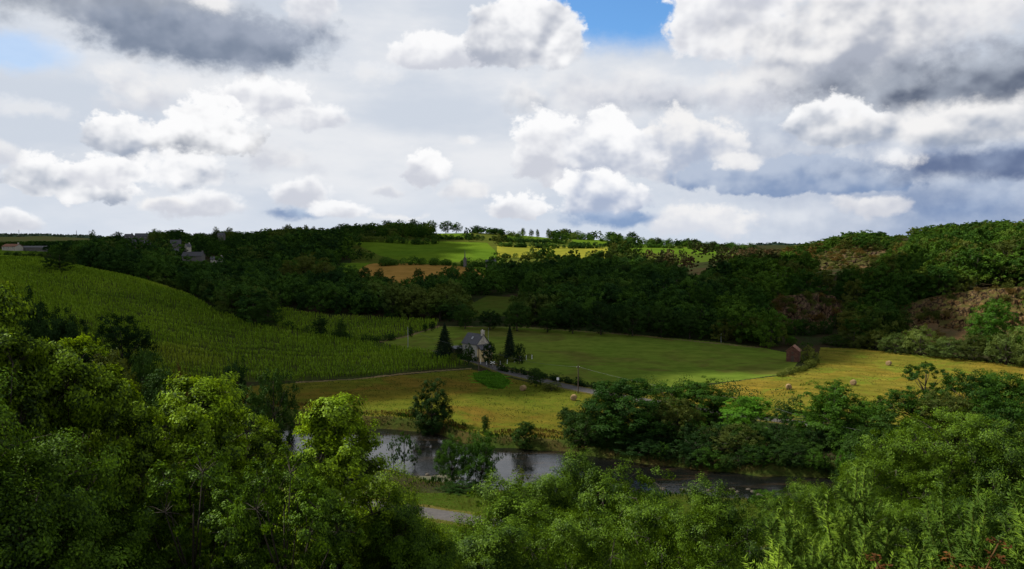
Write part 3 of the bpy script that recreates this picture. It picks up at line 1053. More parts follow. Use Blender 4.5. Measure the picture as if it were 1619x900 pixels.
reg('dense', crown_tree, (35, 36, 37), 0.40, n_lobe=26, n_sub=420, n_leaf=24000, leaf=0.0195, z0=0.0, lobe=(0.24, 0.38), trunk_r=0.02, rag=0.42, open_=1.0)
reg('tall', crown_tree, (41, 42, 43), 0.31, n_lobe=18, n_sub=260, n_leaf=14000, leaf=0.019, z0=0.10, trunk_r=0.02)
reg('open', crown_tree, (51, 52), 0.40, n_lobe=12, n_sub=110, n_leaf=5200, leaf=0.022, z0=0.28, trunk_r=0.02, lobe=(0.24, 0.36))
reg('bush', crown_tree, (61, 62, 63), 0.58, n_lobe=18, n_sub=220, n_leaf=9000, leaf=0.030, z0=-0.02, trunk_r=0.03)
reg('far', crown_tree, (71, 72, 73, 74, 75), 0.44, n_lobe=14, n_sub=130, n_leaf=4600, leaf=0.040, z0=0.06, trunk_r=0.02)
reg('farpine', crown_tree, (81, 82), 0.34, n_lobe=10, n_sub=60, n_leaf=1700, leaf=0.050, z0=0.35, trunk_r=0.022)
reg('ridge', crown_tree, (91, 92, 93), 0.46, n_lobe=10, n_sub=70, n_leaf=2400, leaf=0.056, z0=0.14, trunk_r=0.03)
reg('spruce', conifer, (5, 6), 0.27, tiers=15, n_leaf=9000, leaf=0.034)

FIRST = {}
NTREE = [0]


def tree(kind, name, loc, h, wid=None, mat='green', label='', cat='tree', group=None, var=None, rz=None, trunk=True):
    """place one tree; meshes are shared between trees of a kind"""
    vs = TREES[kind]
    i = NTREE[0] % len(vs) if var is None else var % len(vs)
    NTREE[0] += 1
    cr, tk, rad = vs[i]
    root = empty(name, loc, random.uniform(0, 6.28) if rz is None else rz, label, cat, group)
    sx = (wid / 2 / rad if wid else h)
    sc = (sx, sx, h)
    c = bpy.data.objects.new('crown', cr)
    if not cr.materials:
        cr.materials.append(LM['green'])
        tk.materials.append(M['bark'])
    COL.objects.link(c)
    c.parent = root
    c.scale = sc
    c.material_slots[0].link = 'OBJECT'
    c.material_slots[0].material = LM[mat]
    if trunk:
        t = bpy.data.objects.new('trunk', tk)
        COL.objects.link(t)
        t.parent = root
        t.scale = sc
    return root


def ptree(kind, name, px, yb, yt, wpx, mat, label, Y=None, cat='tree', group=None, var=None, y0=60.0):
    """tree by its place in the picture: foot (px,yb), top yt, width wpx; Y fixes the depth when the foot is hidden"""
    if Y is None:
        p = hit(px, yb, y0)
    else:
        u, _ = uw(px, (yb or yt))
        p = Vector((u * Y, Y, hz1(u * Y, Y)))
    h = pz(px, yt, p.y) - p.z
    return tree(kind, name, p, max(h, 0.5), wpx * p.y / F, mat, label, cat, group, var)


# ------------------------------------------------------------------ cliffs
def rock_mat(name, c1, c2, c3, c4):
    m, k = new_mat(name)
    g = k.node('ShaderNodeNewGeometry')
    t = k.node('ShaderNodeTexCoord')
    o = t.outputs['Object']
    st = k.vm('MULTIPLY', o, (1, 1, 0.35))
    n1, _ = k.noise(o, 0.12, 5, 0.6)
    n2, _ = k.noise(st, 0.8, 6, 0.7)
    n3, _ = k.noise(o, 0.35, 4, 0.6)
    c = k.mix(k.ramp(n1, 0.38, 0.62), (*c1, 1), (*c2, 1))
    c = k.mix(k.m('MULTIPLY', k.ramp(n2, 0.45, 0.7), 0.8), c, (*c3, 1))
    vk, _ = k.voro(k.vm('MULTIPLY', k.vm('ADD', o, k.vm('MULTIPLY', k.noise(o, 0.8, 3)[1], (1.5, 1.5, 1.5))), (1, 1, 0.45)), 0.55, 0, 0.5, 'DISTANCE_TO_EDGE')
    c = k.mix(k.ramp(vk, 0.16, 0.0), c, (0.018, 0.013, 0.010, 1))
    nz = k.xyz(g.outputs['Normal'])[2]
    gr = k.ramp(k.m('ADD', nz, k.m('MULTIPLY', k.m('SUBTRACT', n3, 0.5), 1.2)), 0.62, 0.92)
    c = k.mix(gr, c, (*c4, 1))
    d = k.node('ShaderNodeBsdfDiffuse')
    k.put(d.inputs[0], c)
    b = k.node('ShaderNodeBump')
    b.inputs['Distance'].default_value = 0.6
    k.put(b.inputs['Height'], n2)
    k.l.new(b.outputs[0], d.inputs['Normal'])
    finish(k, d.outputs[0])
    return m


ROCKM = rock_mat('rock_face', (0.110, 0.062, 0.032), (0.070, 0.044, 0.028), (0.19, 0.130, 0.080), (0.050, 0.048, 0.014))
ROCKM2 = rock_mat('rock_face_ochre', (0.120, 0.066, 0.024), (0.070, 0.044, 0.020), (0.18, 0.125, 0.062), (0.070, 0.062, 0.018))


CLIFFV = []


def cliff(name, prof, mat, label, seed, amp=2.2):
    """prof: (px, py_base, Y_base, py_top, Y_top) stations; a steep sheet with ribs, ledges and thickness behind it"""
    n = 60
    m_ = 44
    st = np.array(prof, float)
    s = np.linspace(0, len(prof) - 1, int((len(prof) - 1) * n / 2))
    cols_ = [np.interp(s, range(len(prof)), st[:, i]) for i in range(5)]
    vs = []
    for i in range(len(s)):
        px, pb, Yb, pt, Yt = (c[i] for c in cols_)
        u, _ = uw(px, pb)
        sh_ = 5.0 if Yb < 400 else 12.0
        b0 = Vector((u * (Yb - sh_), Yb - sh_, pz(px, pb, Yb - sh_) - 2.5))
        t0 = Vector((u * (Yt - sh_), Yt - sh_, pz(px, pt, Yt - sh_)))
        edge = min(1.0, min(i, len(s) - 1 - i) / 8.0)
        for j in range(m_ + 1):
            t = j / m_
            p = b0.lerp(t0, t)
            q = Vector((p.x * 0.10, p.y * 0.10, p.z * 0.06)) + Vector((seed, 0, 0))
            r1 = 1 - abs(mnoise.fractal(q * 1.6, 1.0, 2.0, 3)) * 2
            r2 = mnoise.fractal(Vector((p.x * 0.40, p.y * 0.40, p.z * 0.12 + seed)), 0.7, 2.1, 5)
            r3 = abs(mnoise.noise(Vector((p.x * 0.55 + seed, p.z * 0.10, 0)))) * 2
            k = (r1 * 0.7 + r2 * 1.0 + r3 * 0.9) * amp * edge * (0.35 + 0.65 * math.sin(math.pi * min(1, t * 1.1)))
            ledge = 0.9 * amp * (math.floor(t * 4 + r1 * 0.7) / 4 - t)
            vs.append((p.x + 0.3 * k, p.y - k + ledge * edge + (1 - edge) * 6, p.z + 0.25 * r2 * amp * edge - (1 - edge) * 2))
        # back down behind
        vs.append((t0.x, t0.y + sh_ + 12, t0.z - 2.5))
    w_ = m_ + 2
    f = []
    for i in range(len(s) - 1):
        for j in range(w_ - 1):
            f.append((i * w_ + j, (i + 1) * w_ + j, (i + 1) * w_ + j + 1, i * w_ + j + 1))
    CLIFFV.append((np.array(vs), seed))
    me = mesh_np(name, np.array(vs), np.array(f), False)
    o = obj(name, me, mat)
    return tag(o, label, 'cliff')


cliff('rock_face', [(1205, 514, 344, 486, 353), (1235, 516, 342, 468, 353), (1265, 517, 340, 465, 352), (1290, 518, 338, 462, 351), (1318, 518, 337, 470, 350), (1345, 518, 336, 496, 349)],
      ROCKM, 'purple brown rock face between the trees left of the larger cliff', 3.0)
cliff('rock_face', [(1408, 520, 318, 500, 332), (1430, 526, 316, 482, 330), (1470, 530, 312, 470, 328), (1510, 532, 306, 462, 326), (1550, 534, 302, 458, 322), (1590, 536, 298, 455, 320), (1625, 538, 296, 452, 318), (1700, 540, 292, 455, 316), (1760, 540, 290, 480, 310)],
      ROCKM2, 'large ochre and rust cliff above the willows at the far right', 9.0)
cliff('rock_face', [(1270, 430, 515, 418, 545), (1300, 432, 512, 398, 575), (1335, 430, 512, 386, 590), (1370, 428, 512, 386, 590), (1400, 424, 516, 394, 580), (1430, 418, 525, 406, 560)],
      ROCKM, 'upper brown slope of scree and dead growth below the wooded hilltop', 15.0, 3.0)
cliff('rock_face', [(1470, 416, 520, 404, 545), (1500, 412, 518, 392, 560), (1530, 408, 520, 388, 565), (1560, 402, 530, 392, 560)],
      ROCKM, 'small brown patch of bare slope high on the right hill', 21.0, 2.5)


# ------------------------------------------------------------------ unseen cumulus-shaped blockers added to shade the valley (high above the picture's top edge)
def shade_cloud(name, gx, gy, rx, ry, hc, seed, label):
    """added opaque cumulus-shaped sun blocker, out of view, whose shadow falls on the ground round (gx, gy)"""
    cxx = gx + SUNV.x / SUNV.z * hc
    cyy_ = gy + SUNV.y / SUNV.z * hc
    import bmesh
    bm = bmesh.new()
    bmesh.ops.create_icosphere(bm, subdivisions=6, radius=1.0)
    for v in bm.verts:
        p = v.co.copy()
        n = mnoise.fractal(p * 1.7 + Vector((seed, 0, 0)), 0.9, 2.0, 6)
        b = abs(mnoise.noise(p * 5 + Vector((0, seed, 0))))
        s = 1 + 0.30 * n + 0.16 * b
        z = p.z * s
        if z < -0.12:
            z = -0.12 + (z + 0.12) * 0.15
        v.co = (p.x * s * rx, p.y * s * ry, z * min(rx, ry) * 0.55)
    me = bpy.data.meshes.new(name)
    bm.to_mesh(me)
    bm.free()
    for p in me.polygons:
        p.use_smooth = True
    o = obj(name, me, SHADEM, None, (cxx, cyy_, hc + hz1(gx, gy)))
    tag(o, label, 'shade_cloud', kind='structure')
    return o


SHADEM, _k = new_mat('shade_cloud_white')
_d = _k.node('ShaderNodeBsdfDiffuse')
_d.inputs[0].default_value = (0.92, 0.92, 0.94, 1)
finish(_k, _d.outputs[0])

shade_cloud('shade_cloud', -105, 350, 190, 150, 560, 1.3, 'added cumulus-shaped blocker out of view, shading the cornfield and farmhouse')
shade_cloud('shade_cloud', 65, 390, 120, 110, 560, 4.1, 'added cumulus-shaped blocker out of view, shading the valley wood')
shade_cloud('shade_cloud', -420, 700, 310, 300, 640, 7.7, 'broad added cumulus-shaped blocker out of view, shading the village hill')
shade_cloud('shade_cloud', -90, 560, 180, 80, 560, 9.2, 'long added cumulus-shaped blocker out of view, shading the middle wood')
0 and shade_cloud('shade_cloud', 35, 195, 62, 42, 540, 12.5, 'small added cumulus-shaped blocker out of view, shading the riverside trees')
shade_cloud('shade_cloud', -110, 235, 80, 34, 540, 15.5, 'small added cumulus-shaped blocker out of view, shading the river meadow')


# ------------------------------------------------------------------ crops
def tufts(pos, nrm_h, n_blade, L, Wd, rng, up=0.9):
    """bent blades rising from each position"""
    N = len(pos)
    P_ = np.repeat(pos, n_blade, 0)
    Hh = np.repeat(nrm_h, n_blade)
    a = rng.uniform(0, 2 * math.pi, N * n_blade)
    out = np.stack([np.cos(a), np.sin(a), np.zeros_like(a)], -1)
    side = np.stack([-np.sin(a), np.cos(a), np.zeros_like(a)], -1) * (Wd * rng.uniform(0.7, 1.3, N * n_blade))[:, None] / 2
    s = rng.uniform(0.3, 1.0, N * n_blade)
    base = P_ + np.stack([a * 0, a * 0, Hh * s * 0.15], -1)
    mid = P_ + out * (L * 0.45 * s)[:, None] + np.stack([a * 0, a * 0, Hh * (0.35 + 0.6 * s) * up], -1)
    tip = P_ + out * (L * (0.5 + 0.5 * s))[:, None] + np.stack([a * 0, a * 0, Hh * (0.2 + 0.8 * s) * up], -1)
    v = np.stack([base - side, base + side, mid + side, mid - side, tip], 1).reshape(-1, 3)
    k = np.arange(N * n_blade)[:, None] * 5
    f = np.concatenate([k + np.array([0, 1, 2, 3])], 0)
    f2 = np.concatenate([k + np.array([3, 2, 4, 4])], 0)
    return v, f, f2


def crop(name, poly, label, spacing, step, h, ang, seed):
    rng = np.random.default_rng(seed)
    x0, y0 = poly.min(0)
    x1, y1 = poly.max(0)
    c, s = math.cos(ang), math.sin(ang)
    cxm, cym = (x0 + x1) / 2, (y0 + y1) / 2
    Rr = math.hypot(x1 - x0, y1 - y0) / 2
    A, B = np.meshgrid(np.arange(-Rr, Rr, step), np.arange(-Rr, Rr, spacing))
    A = A + rng.uniform(-step / 2, step / 2, A.shape)
    B = B + rng.normal(0, 0.18, A.shape) + 1.5 * np.sin(A * 0.02)
    X = (cxm + A * c - B * s).ravel()
    Y = (cym + A * s + B * c).ravel()
    u = X / np.maximum(Y, 1)
    k = inpoly(X, Y, poly) & (np.abs(u) < 0.80)
    k &= rng.uniform(0, 1, X.shape) < np.clip(1.3 - Y / 900, 0.35, 1)
    k &= ~((np.mod(B.ravel() + 2.5 * np.sin(A.ravel() * 0.013), 8.5) < 1.9))
    # gaps where plants failed, and wheel lines
    g = np.sin(X * 0.35) + np.sin(Y * 0.5 + X * 0.1)
    k &= ~((g > 1.75))
    X, Y = X[k], Y[k]
    Z = hz(X, Y)
    hh = h * (0.85 + 0.3 * rng.uniform(0, 1, len(X))) * (1 + 0.14 * np.sin(X * 0.05 + Y * 0.08) + 0.10 * np.sin(B.ravel()[k] * 0.9))
    v, f, f2 = tufts(np.stack([X, Y, Z], -1), hh, 5, 0.60, 0.17, rng)
    f2 = f2[:, :3]
    me = bpy.data.meshes.new(name)
    nf = len(f)
    me.vertices.add(len(v))
    me.vertices.foreach_set('co', v.astype(np.float32).ravel())
    me.loops.add(nf * 7)
    li = np.concatenate([f, f2], 1).astype(np.int32).ravel()
    me.loops.foreach_set('vertex_index', li)
    me.polygons.add(nf * 2)
    ls = (np.arange(nf)[:, None] * 7 + np.array([0, 4])).astype(np.int32).ravel()
    me.polygons.foreach_set('loop_start', ls)
    me.polygons.foreach_set('loop_total', np.tile(np.array([4, 3], np.int32), nf))
    me.update(calc_edges=True)
    print(name, len(X))
    o = obj(name, me, LM['maize'])
    return tag(o, label, 'crop', kind='stuff')


crop('maize_crop', FPOLY[0][1], 'rows of green maize covering the sloping field on the left', 1.7, 0.60, 1.9, R(8), 5)
crop('maize_crop', FPOLY[1][1], 'strip of maize between the wood and the farmhouse field', 1.9, 0.8, 2.0, R(4), 6)


def scatter_grass(name, mask_fn, X0, X1, Y0, Y1, n, h, L, Wd, mat, label, seed, blades=4, cat='grass'):
    rng = np.random.default_rng(seed)
    X = rng.uniform(X0, X1, n)
    Y = rng.uniform(Y0, Y1, n)
    k = mask_fn(X, Y)
    X, Y = X[k], Y[k]
    cl = 0.5 + 0.5 * np.sin(X * 0.5 + 2 * np.sin(Y * 0.3)) * np.sin(Y * 0.6 + X * 0.2)
    k = rng.uniform(0, 1, len(X)) < 0.25 + 0.75 * cl
    X, Y, cl = X[k], Y[k], cl[k]
    v, f, f2 = tufts(np.stack([X, Y, hz(X, Y)], -1), h * rng.uniform(0.5, 1.3, len(X)) * (0.5 + cl), blades, L, Wd, rng)
    o = obj(name, mesh_np(name, v, f), mat)
    return tag(o, label, cat, kind='stuff')


def bank_mask(x, y):
    rd = river_d(x, y)
    return (rd < -0.4) & (rd > -4.5 - 3.0 * np.sin(x * 0.13) ** 2)


scatter_grass('bank_weeds', bank_mask, -110, 150, 118, 200, 60000, 0.75, 0.5, 0.12, LM['green'], 'rank green weeds and grass along both river banks', 3)
scatter_grass('bank_weeds', lambda x, y: (river_d(x, y) < -4) & (river_d(x, y) > -8.5 - 2 * np.sin(x * .2)) & (y > 150), -60, 12, 150, 200, 30000, 0.6, 0.5, 0.12,
              LM['bracken'], 'reddish brown dock and dead grass behind the far river bank', 4)
scatter_grass('nettles', lambda x, y: inpoly(x, y, NETTLE), NETTLE[:, 0].min(), NETTLE[:, 0].max(), NETTLE[:, 1].min(), NETTLE[:, 1].max(), 9000, 0.6, 0.4, 0.16,
              LM['bright'], 'bright green nettle patch beside the lane below the farmhouse', 8, cat='weeds')
MEADOW = next(p for n, p in FPOLY if n == 'meadow')
scatter_grass('meadow_tussocks', lambda x, y: inpoly(x, y, MEADOW) & (river_d(x, y) < -5), -90, 30, 150, 250, 26000, 0.22, 0.35, 0.10, LM['olive'],
              'low olive tussocks in the mown meadow beyond the river', 9, 3)
HAY = next(p for n, p in FPOLY if n == 'hay_field')
scatter_grass('hay_wisps', lambda x, y: inpoly(x, y, HAY), 30, 190, 180, 300, 26000, 0.14, 0.5, 0.12, LM['bracken'],
              'loose wisps of cut hay lying in the golden field', 10, 3)
scatter_grass('lane_grass', lambda x, y: (river_d(x, y) < -2) & (dline(x, y, LANE) > 2.4), -70, 90, 84, 134, 60000, 0.3, 0.35, 0.06, LM['olive'],
              'rough grass beside the near riverside lane', 11, 4)


# ------------------------------------------------------------------ hedges
def hedge(pts, h, wid, mat, label, y0=60.0, dens=1.0, leaf=0.45, gap=0.0, name='hedge', seed=0, jag=0.35):
    rng = np.random.default_rng(seed + 100)
    line = hit_line(pts, 10, y0)
    seg = np.hypot(*(np.diff(line, axis=0).T))
    tot = seg.sum()
    s = np.concatenate([[0], np.cumsum(seg)])
    nb = max(2, int(tot / (wid * 0.42)))
    t = np.sort(rng.uniform(0, tot, nb))
    if gap:
        t = t[np.sin(t * 0.35 + seed) > -1 + gap]
    X = np.interp(t, s, line[:, 0])
    Y = np.interp(t, s, line[:, 1])
    Z = hz(X, Y)
    big = 1 + jag * rng.normal(size=len(t)).clip(-1.2, 1.8)
    rh = h * 0.55 * big
    n = int(len(t) * 130 * dens * (h / 2.5) ** 0.5)
    i = rng.integers(0, len(t), n)
    d = unit(rng.normal(size=(n, 3)) + np.array([0, 0, 0.25]))
    c = np.stack([X[i], Y[i], Z[i] + rh[i] * 0.85], -1) + d * rng.uniform(0.7, 1.05, (n, 1)) * np.stack([np.full(n, wid * 0.5) * big[i], np.full(n, wid * 0.5) * big[i], rh[i]], -1)
    nr = unit(d + rng.normal(size=(n, 3)) * 0.55)
    v, f = leaves(c, nr, leaf, leaf * 0.65, rng)
    o = obj(name, mesh_np(name, v, f), LM[mat])
    return tag(o, label, 'hedge')


HED = [
    ([(446, 516), (480, 527), (520, 532), (560, 540), (600, 541), (622, 538)], 2.4, 2.8, 'dark', 'dark bushy hedge between the two maize fields', 200, 1.0, .4),
    ([(785, 585), (800, 588), (850, 597), (900, 607), (940, 615), (1000, 622)], 1.6, 1.8, 'dark', 'low dark hedge along the far side of the lane by the pole', 200, 1.0, .35),
    ([(985, 622), (1040, 626), (1100, 628), (1160, 634)], 3.6, 4.0, 'dark', 'tall dark hedge behind the riverside trees below the grass field', 180, 1.2, .4),
    ([(1165, 642), (1200, 650), (1240, 652), (1275, 655)], 4.0, 4.5, 'dark', 'thick dark hedge at the lower left corner of the hay field', 160, 1.2, .4),
    ([(1228, 597), (1250, 592), (1272, 586), (1290, 576)], 1.6, 2.4, 'olive', 'small hedge curving from the brick shed down the hay field', 200, 1.1, .35),
    ([(694, 563), (705, 566), (715, 567), (722, 566)], 1.6, 1.8, 'olive', 'flowering garden hedge left of the farmhouse drive', 200, 1.2, .3),
    ([(722, 567), (740, 570), (756, 572), (770, 573)], 1.3, 1.4, 'green', 'clipped hedge in front of the farmhouse', 200, 1.3, .3),
    ([(776, 574), (795, 575), (815, 572), (838, 567)], 1.5, 2.4, 'olive', 'loose shrubs inside the white garden posts', 200, 1.2, .3),
    ([(586, 422), (620, 420), (660, 419), (705, 420), (745, 422), (800, 423), (850, 427)], 4.5, 5.5, 'wood_far', 'dark hedge between the brown wheat and the green hill field', 400, 1.3, .9),
    ([(548, 382), (600, 383), (660, 387), (690, 386)], 5.5, 6, 'wood_far', 'dark hedge along the top left of the green hill field', 500, 1.2, .9),
    ([(786, 408), (830, 409), (880, 409), (935, 408), (957, 405)], 3.8, 5, 'wood_far', 'line of rounded bushes below the yellow field', 400, 1.2, .9, 0.25),
    ([(786, 390), (840, 392), (900, 393), (957, 393)], 3.5, 4, 'wood_far', 'dark hedge along the top of the yellow field', 500, 1.2, .9),
    ([(800, 382), (840, 383), (866, 383), (905, 388), (960, 389)], 2.6, 3, 'wood_far', 'thin dark hedge between the two small upper pastures', 600, 1.0, .9),
    ([(975, 392), (1040, 392), (1100, 394), (1180, 395)], 3.2, 4, 'wood_far', 'hedge running right along the ridge below the last pasture', 500, 1.0, .9),
    ([(735, 366), (760, 370), (800, 372), (830, 377)], 5.0, 6, 'wood_far', 'dark hedge on the brow right of the hilltop copse', 600, 1.2, .8),
    ([(870, 376), (930, 380), (1000, 386), (1060, 389), (1110, 391), (1190, 394)], 5.5, 7, 'wood_far', 'long dark hedge following the far ridge to the right', 700, 1.3, .8),
    ([(960, 392), (985, 388), (1000, 383)], 5.0, 6, 'wood_far', 'short dark hedge climbing the hill right of the yellow field', 600, 1.2, .8),
    ([(0, 405), (30, 406), (75, 406)], 2.5, 3, 'wood_far', 'dark hedge below the small strip of pasture at far left', 400, 1.0, .6),
    ([(745, 378), (780, 381), (830, 385), (870, 387)], 4.5, 5, 'wood_far', 'broken hedge of bushes above the yellow field', 600, 1.2, .9, 0.2),
    ([(640, 372), (690, 379), (745, 379)], 4.0, 5, 'wood_far', 'dark hedge under the bright pasture on the hilltop', 600, 1.2, .9),
    ([(830, 425), (900, 416), (960, 411), (1000, 408)], 3.2, 5, 'hill_far', 'belt of bushes rising beyond the green strip to the right', 400, 1.2, .9),
]
for i, hd in enumerate(HED):
    pts, h, wd, mt, lab, y0, dn, lf = hd[:8]
    hedge(pts, h, wd, mt, lab, y0, dn, lf, hd[8] if len(hd) > 8 else 0.0, seed=i)


# ------------------------------------------------------------------ single trees, middle distance
ptree('broad', 'field_tree', 95, 431, 394, 54, 'dark', 'spreading tree with bare trunk alone at the top of the maize field', y0=200, var=0)
ptree('dense', 'dark_tree', 192, 572, 496, 96, 'dark', 'dark round tree standing against the maize field on the left', Y=205, var=1)
ptree('dense', 'dark_tree', 60, 560, 458, 90, 'dark', 'dark tree behind the bright oak tops at far left', Y=190, var=2)
ptree('dense', 'dark_tree', 105, 590, 488, 90, 'dark', 'dark tree between the bright oaks and the lone round one', Y=180, var=3)
ptree('dense', 'dark_tree', 20, 560, 470, 90, 'dark', 'dark tree at the left edge below the maize field', Y=185, var=1)
ptree('bush', 'olive_shrub', 170, 640, 552, 110, 'olive', 'olive green shrub below the dark round tree', Y=160, cat='shrub')
ptree('bush', 'dark_shrub', 232, 630, 552, 80, 'dark', 'dark shrub right of the round tree by the maize', Y=175, cat='shrub', var=1)
ptree('bush', 'dark_shrub', 262, 650, 585, 110, 'dark', 'wide dark thicket below the maize field', Y=160, cat='shrub', var=2)
ptree('bush', 'russet_shrub', 285, 618, 575, 50, 'bracken', 'reddish brown shrub at the foot of the maize field', Y=185, cat='shrub', var=0)
ptree('tall', 'pointed_tree', 372, 640, 566, 44, 'dark', 'dark pointed tree at the lower edge of the maize', Y=175, var=0)
ptree('bush', 'dark_shrub', 335, 645, 590, 80, 'dark', 'dark shrub left of the pointed tree by the maize', Y=168, cat='shrub', var=0)
ptree('bush', 'dark_shrub', 432, 650, 583, 84, 'dark', 'dark spreading shrub at the left end of the meadow', Y=170, cat='shrub', var=1)
ptree('bush', 'dark_shrub', 390, 668, 610, 90, 'dark', 'dark shrub just above the brightest foreground oak', Y=160, cat='shrub', var=2)
ptree('dense', 'round_tree', 423, 519, 469, 48, 'dark', 'round tree at the right corner of the upper maize edge', y0=200, var=2)
ptree('tall', 'hedge_tree', 506, 533, 499, 26, 'dark', 'rounded hedge tree left of the narrow one between the maize fields', y0=200, var=1)
ptree('tall', 'hedge_tree', 539, 538, 504, 20, 'dark', 'narrow dark hedge tree at the right of the pair', y0=200, var=2)
ptree('tall', 'small_tree', 650, 534, 516, 9, 'dark', 'thin young tree beside the track, left of the three', y0=200, var=0)
ptree('tall', 'small_tree', 672, 526, 511, 10, 'dark', 'young tree in the middle of three by the track', y0=200, var=1)
ptree('tall', 'small_tree', 683, 524, 509, 11, 'dark', 'young tree nearest the spruce by the track', y0=200, var=2)
ptree('spruce', 'spruce_tree', 703, 566, 511, 40, 'spruce', 'dark spruce left of the farmhouse', y0=200, cat='spruce', var=0)
ptree('spruce', 'spruce_tree', 806, 569, 514, 28, 'spruce', 'slim dark spruce right of the farmhouse', y0=200, cat='spruce', var=1)
ptree('broad', 'garden_tree', 741, 569, 543, 20, 'dark', 'small garden tree hiding the front wall of the farmhouse', Y=254, var=0)
ptree('broad', 'garden_tree', 773, 572, 541, 24, 'dark', 'round garden tree in front of the farmhouse gable', Y=252, var=3)
ptree('bush', 'garden_shrub', 727, 566, 543, 13, 'dark', 'dark shrub between the spruce and the farmhouse', Y=268, cat='shrub')
ptree('bush', 'garden_shrub', 821, 571, 543, 20, 'dark', 'dark shrub leaning on the slim spruce', Y=257, cat='shrub', var=1)
ptree('bush', 'garden_shrub', 790, 571, 556, 16, 'olive', 'low shrub between the round garden tree and slim spruce', Y=256, cat='shrub', var=2)
ptree('bush', 'garden_shrub', 717, 569, 556, 13, 'olive', 'low shrub at the foot of the left spruce', Y=258, cat='shrub', var=0)
ptree('broad', 'roadside_tree', 848, 612, 582, 30, 'dark', 'small round tree beside the lane right of the nettles', y0=150, var=1)
ptree('bush', 'roadside_shrub', 872, 618, 604, 34, 'olive', 'low shrub on the meadow side of the lane', y0=150, cat='shrub', var=1)
ptree('dense', 'meadow_tree', 683, 688, 600, 64, 'dark', 'dense dark tree standing alone on the far bank of the river', y0=120, var=1)
ptree('tall', 'meadow_tree', 768, 688, 656, 15, 'dark', 'small thin tree between the lone tree and the round bush', y0=120, var=0)
ptree('dense', 'bank_bush', 830, 709, 666, 42, 'dark', 'round dark bush at the edge of the river', y0=120, cat='bush', var=0)

# riverside trees beyond the water
ptree('dense', 'riverside_tree', 985, 735, 598, 150, 'green', 'largest dark tree on the far bank, leftmost of the riverside trees', Y=163, var=0)
ptree('bush', 'riverside_tree', 925, 726, 655, 70, 'dark', 'low dark tree spilling over the bank left of the largest one', Y=160, var=1)
ptree('dense', 'riverside_tree', 1070, 738, 628, 80, 'olive', 'yellowish green tree in the middle of the riverside trees', Y=162, var=1)
ptree('dense', 'riverside_tree', 1110, 730, 598, 105, 'green', 'tall green tree behind the yellowish one', Y=178, var=2)
ptree('tall', 'riverside_tree', 1060, 728, 605, 70, 'green', 'dark tree rising behind the yellowish riverside tree', Y=180, var=0)
ptree('dense', 'riverside_tree', 1182, 745, 626, 98, 'bright', 'brightly lit round tree above the river bend', Y=165, var=3)
ptree('bush', 'riverside_willow', 1168, 757, 672, 96, 'olive', 'pale bushy willow overhanging the water', Y=152, cat='willow', var=2)
ptree('bush', 'riverside_shrub', 1100, 752, 690, 90, 'dark', 'dark shrub touching the water below the yellowish tree', Y=152, cat='shrub', var=0)
ptree('bush', 'riverside_shrub', 1020, 742, 690, 100, 'dark', 'dark shrub touching the water below the largest tree', Y=155, cat='shrub', var=2)
ptree('open', 'riverside_tree', 1228, 735, 648, 60, 'green', 'thin open tree with bare stems in front of the lane', Y=160, var=0)
ptree('dense', 'riverside_tree', 1312, 745, 606, 125, 'green', 'large green tree right of the open one by the lane', Y=160, var=1)
ptree('tall', 'riverside_tree', 1322, 690, 606, 46, 'green', 'pointed tree against the golden hay field', Y=175, var=2)
ptree('bush', 'riverside_shrub', 1262, 758, 695, 80, 'dark', 'dark shrub over the water at the river bend', Y=150, cat='shrub', var=1)
ptree('broad', 'riverside_tree', 1370, 740, 640, 100, 'green', 'green tree below the hay bale nearest the camera', Y=158, var=2)
ptree('broad', 'riverside_tree', 1400, 770, 650, 130, 'dark', 'dark tree in the hollow left of the big ash', Y=130, var=0)
ptree('open', 'field_edge_oak', 1462, 625, 572, 76, 'green', 'flat topped small oak at the bottom edge of the hay field', Y=185, var=1)
ptree('broad', 'field_edge_tree', 1535, 660, 586, 110, 'green', 'round tree right of the flat topped small oak', Y=172, var=2)
ptree('broad', 'field_edge_tree', 1600, 665, 590, 100, 'green', 'tree at the right edge below the bright pasture strip', Y=168, var=3)
ptree('tall', 'field_edge_tree', 1562, 640, 583, 40, 'green', 'pointed treetop between the two field edge trees', Y=178, var=0)
ptree('broad', 'field_edge_tree', 1440, 700, 612, 120, 'green', 'wide tree under the flat topped small oak', Y=165, var=1)
ptree('broad', 'field_edge_tree', 1500, 700, 622, 110, 'olive', 'olive tree in the middle of the right hand mass', Y=158, var=3)
ptree('broad', 'field_edge_tree', 1660, 690, 590, 120, 'green', 'tree cut off by the right edge of the picture', Y=165, var=0)
ptree('broad', 'field_edge_tree', 1590, 720, 625, 120, 'green', 'broad tree behind the ash at lower right', Y=148, var=2)
ptree('bush', 'lane_shrub', 1190, 690, 655, 50, 'dark', 'dark shrub behind the brightly lit tree', Y=185, cat='shrub')
ptree('bush', 'lane_shrub', 1280, 700, 655, 60, 'dark', 'dark shrub behind the open tree by the lane', Y=182, cat='shrub', var=1)
ptree('bush', 'yellow_shrub', 1338, 748, 705, 34, 'bright', 'yellow green shrub glowing in a dark hollow', Y=142, cat='shrub', var=2)

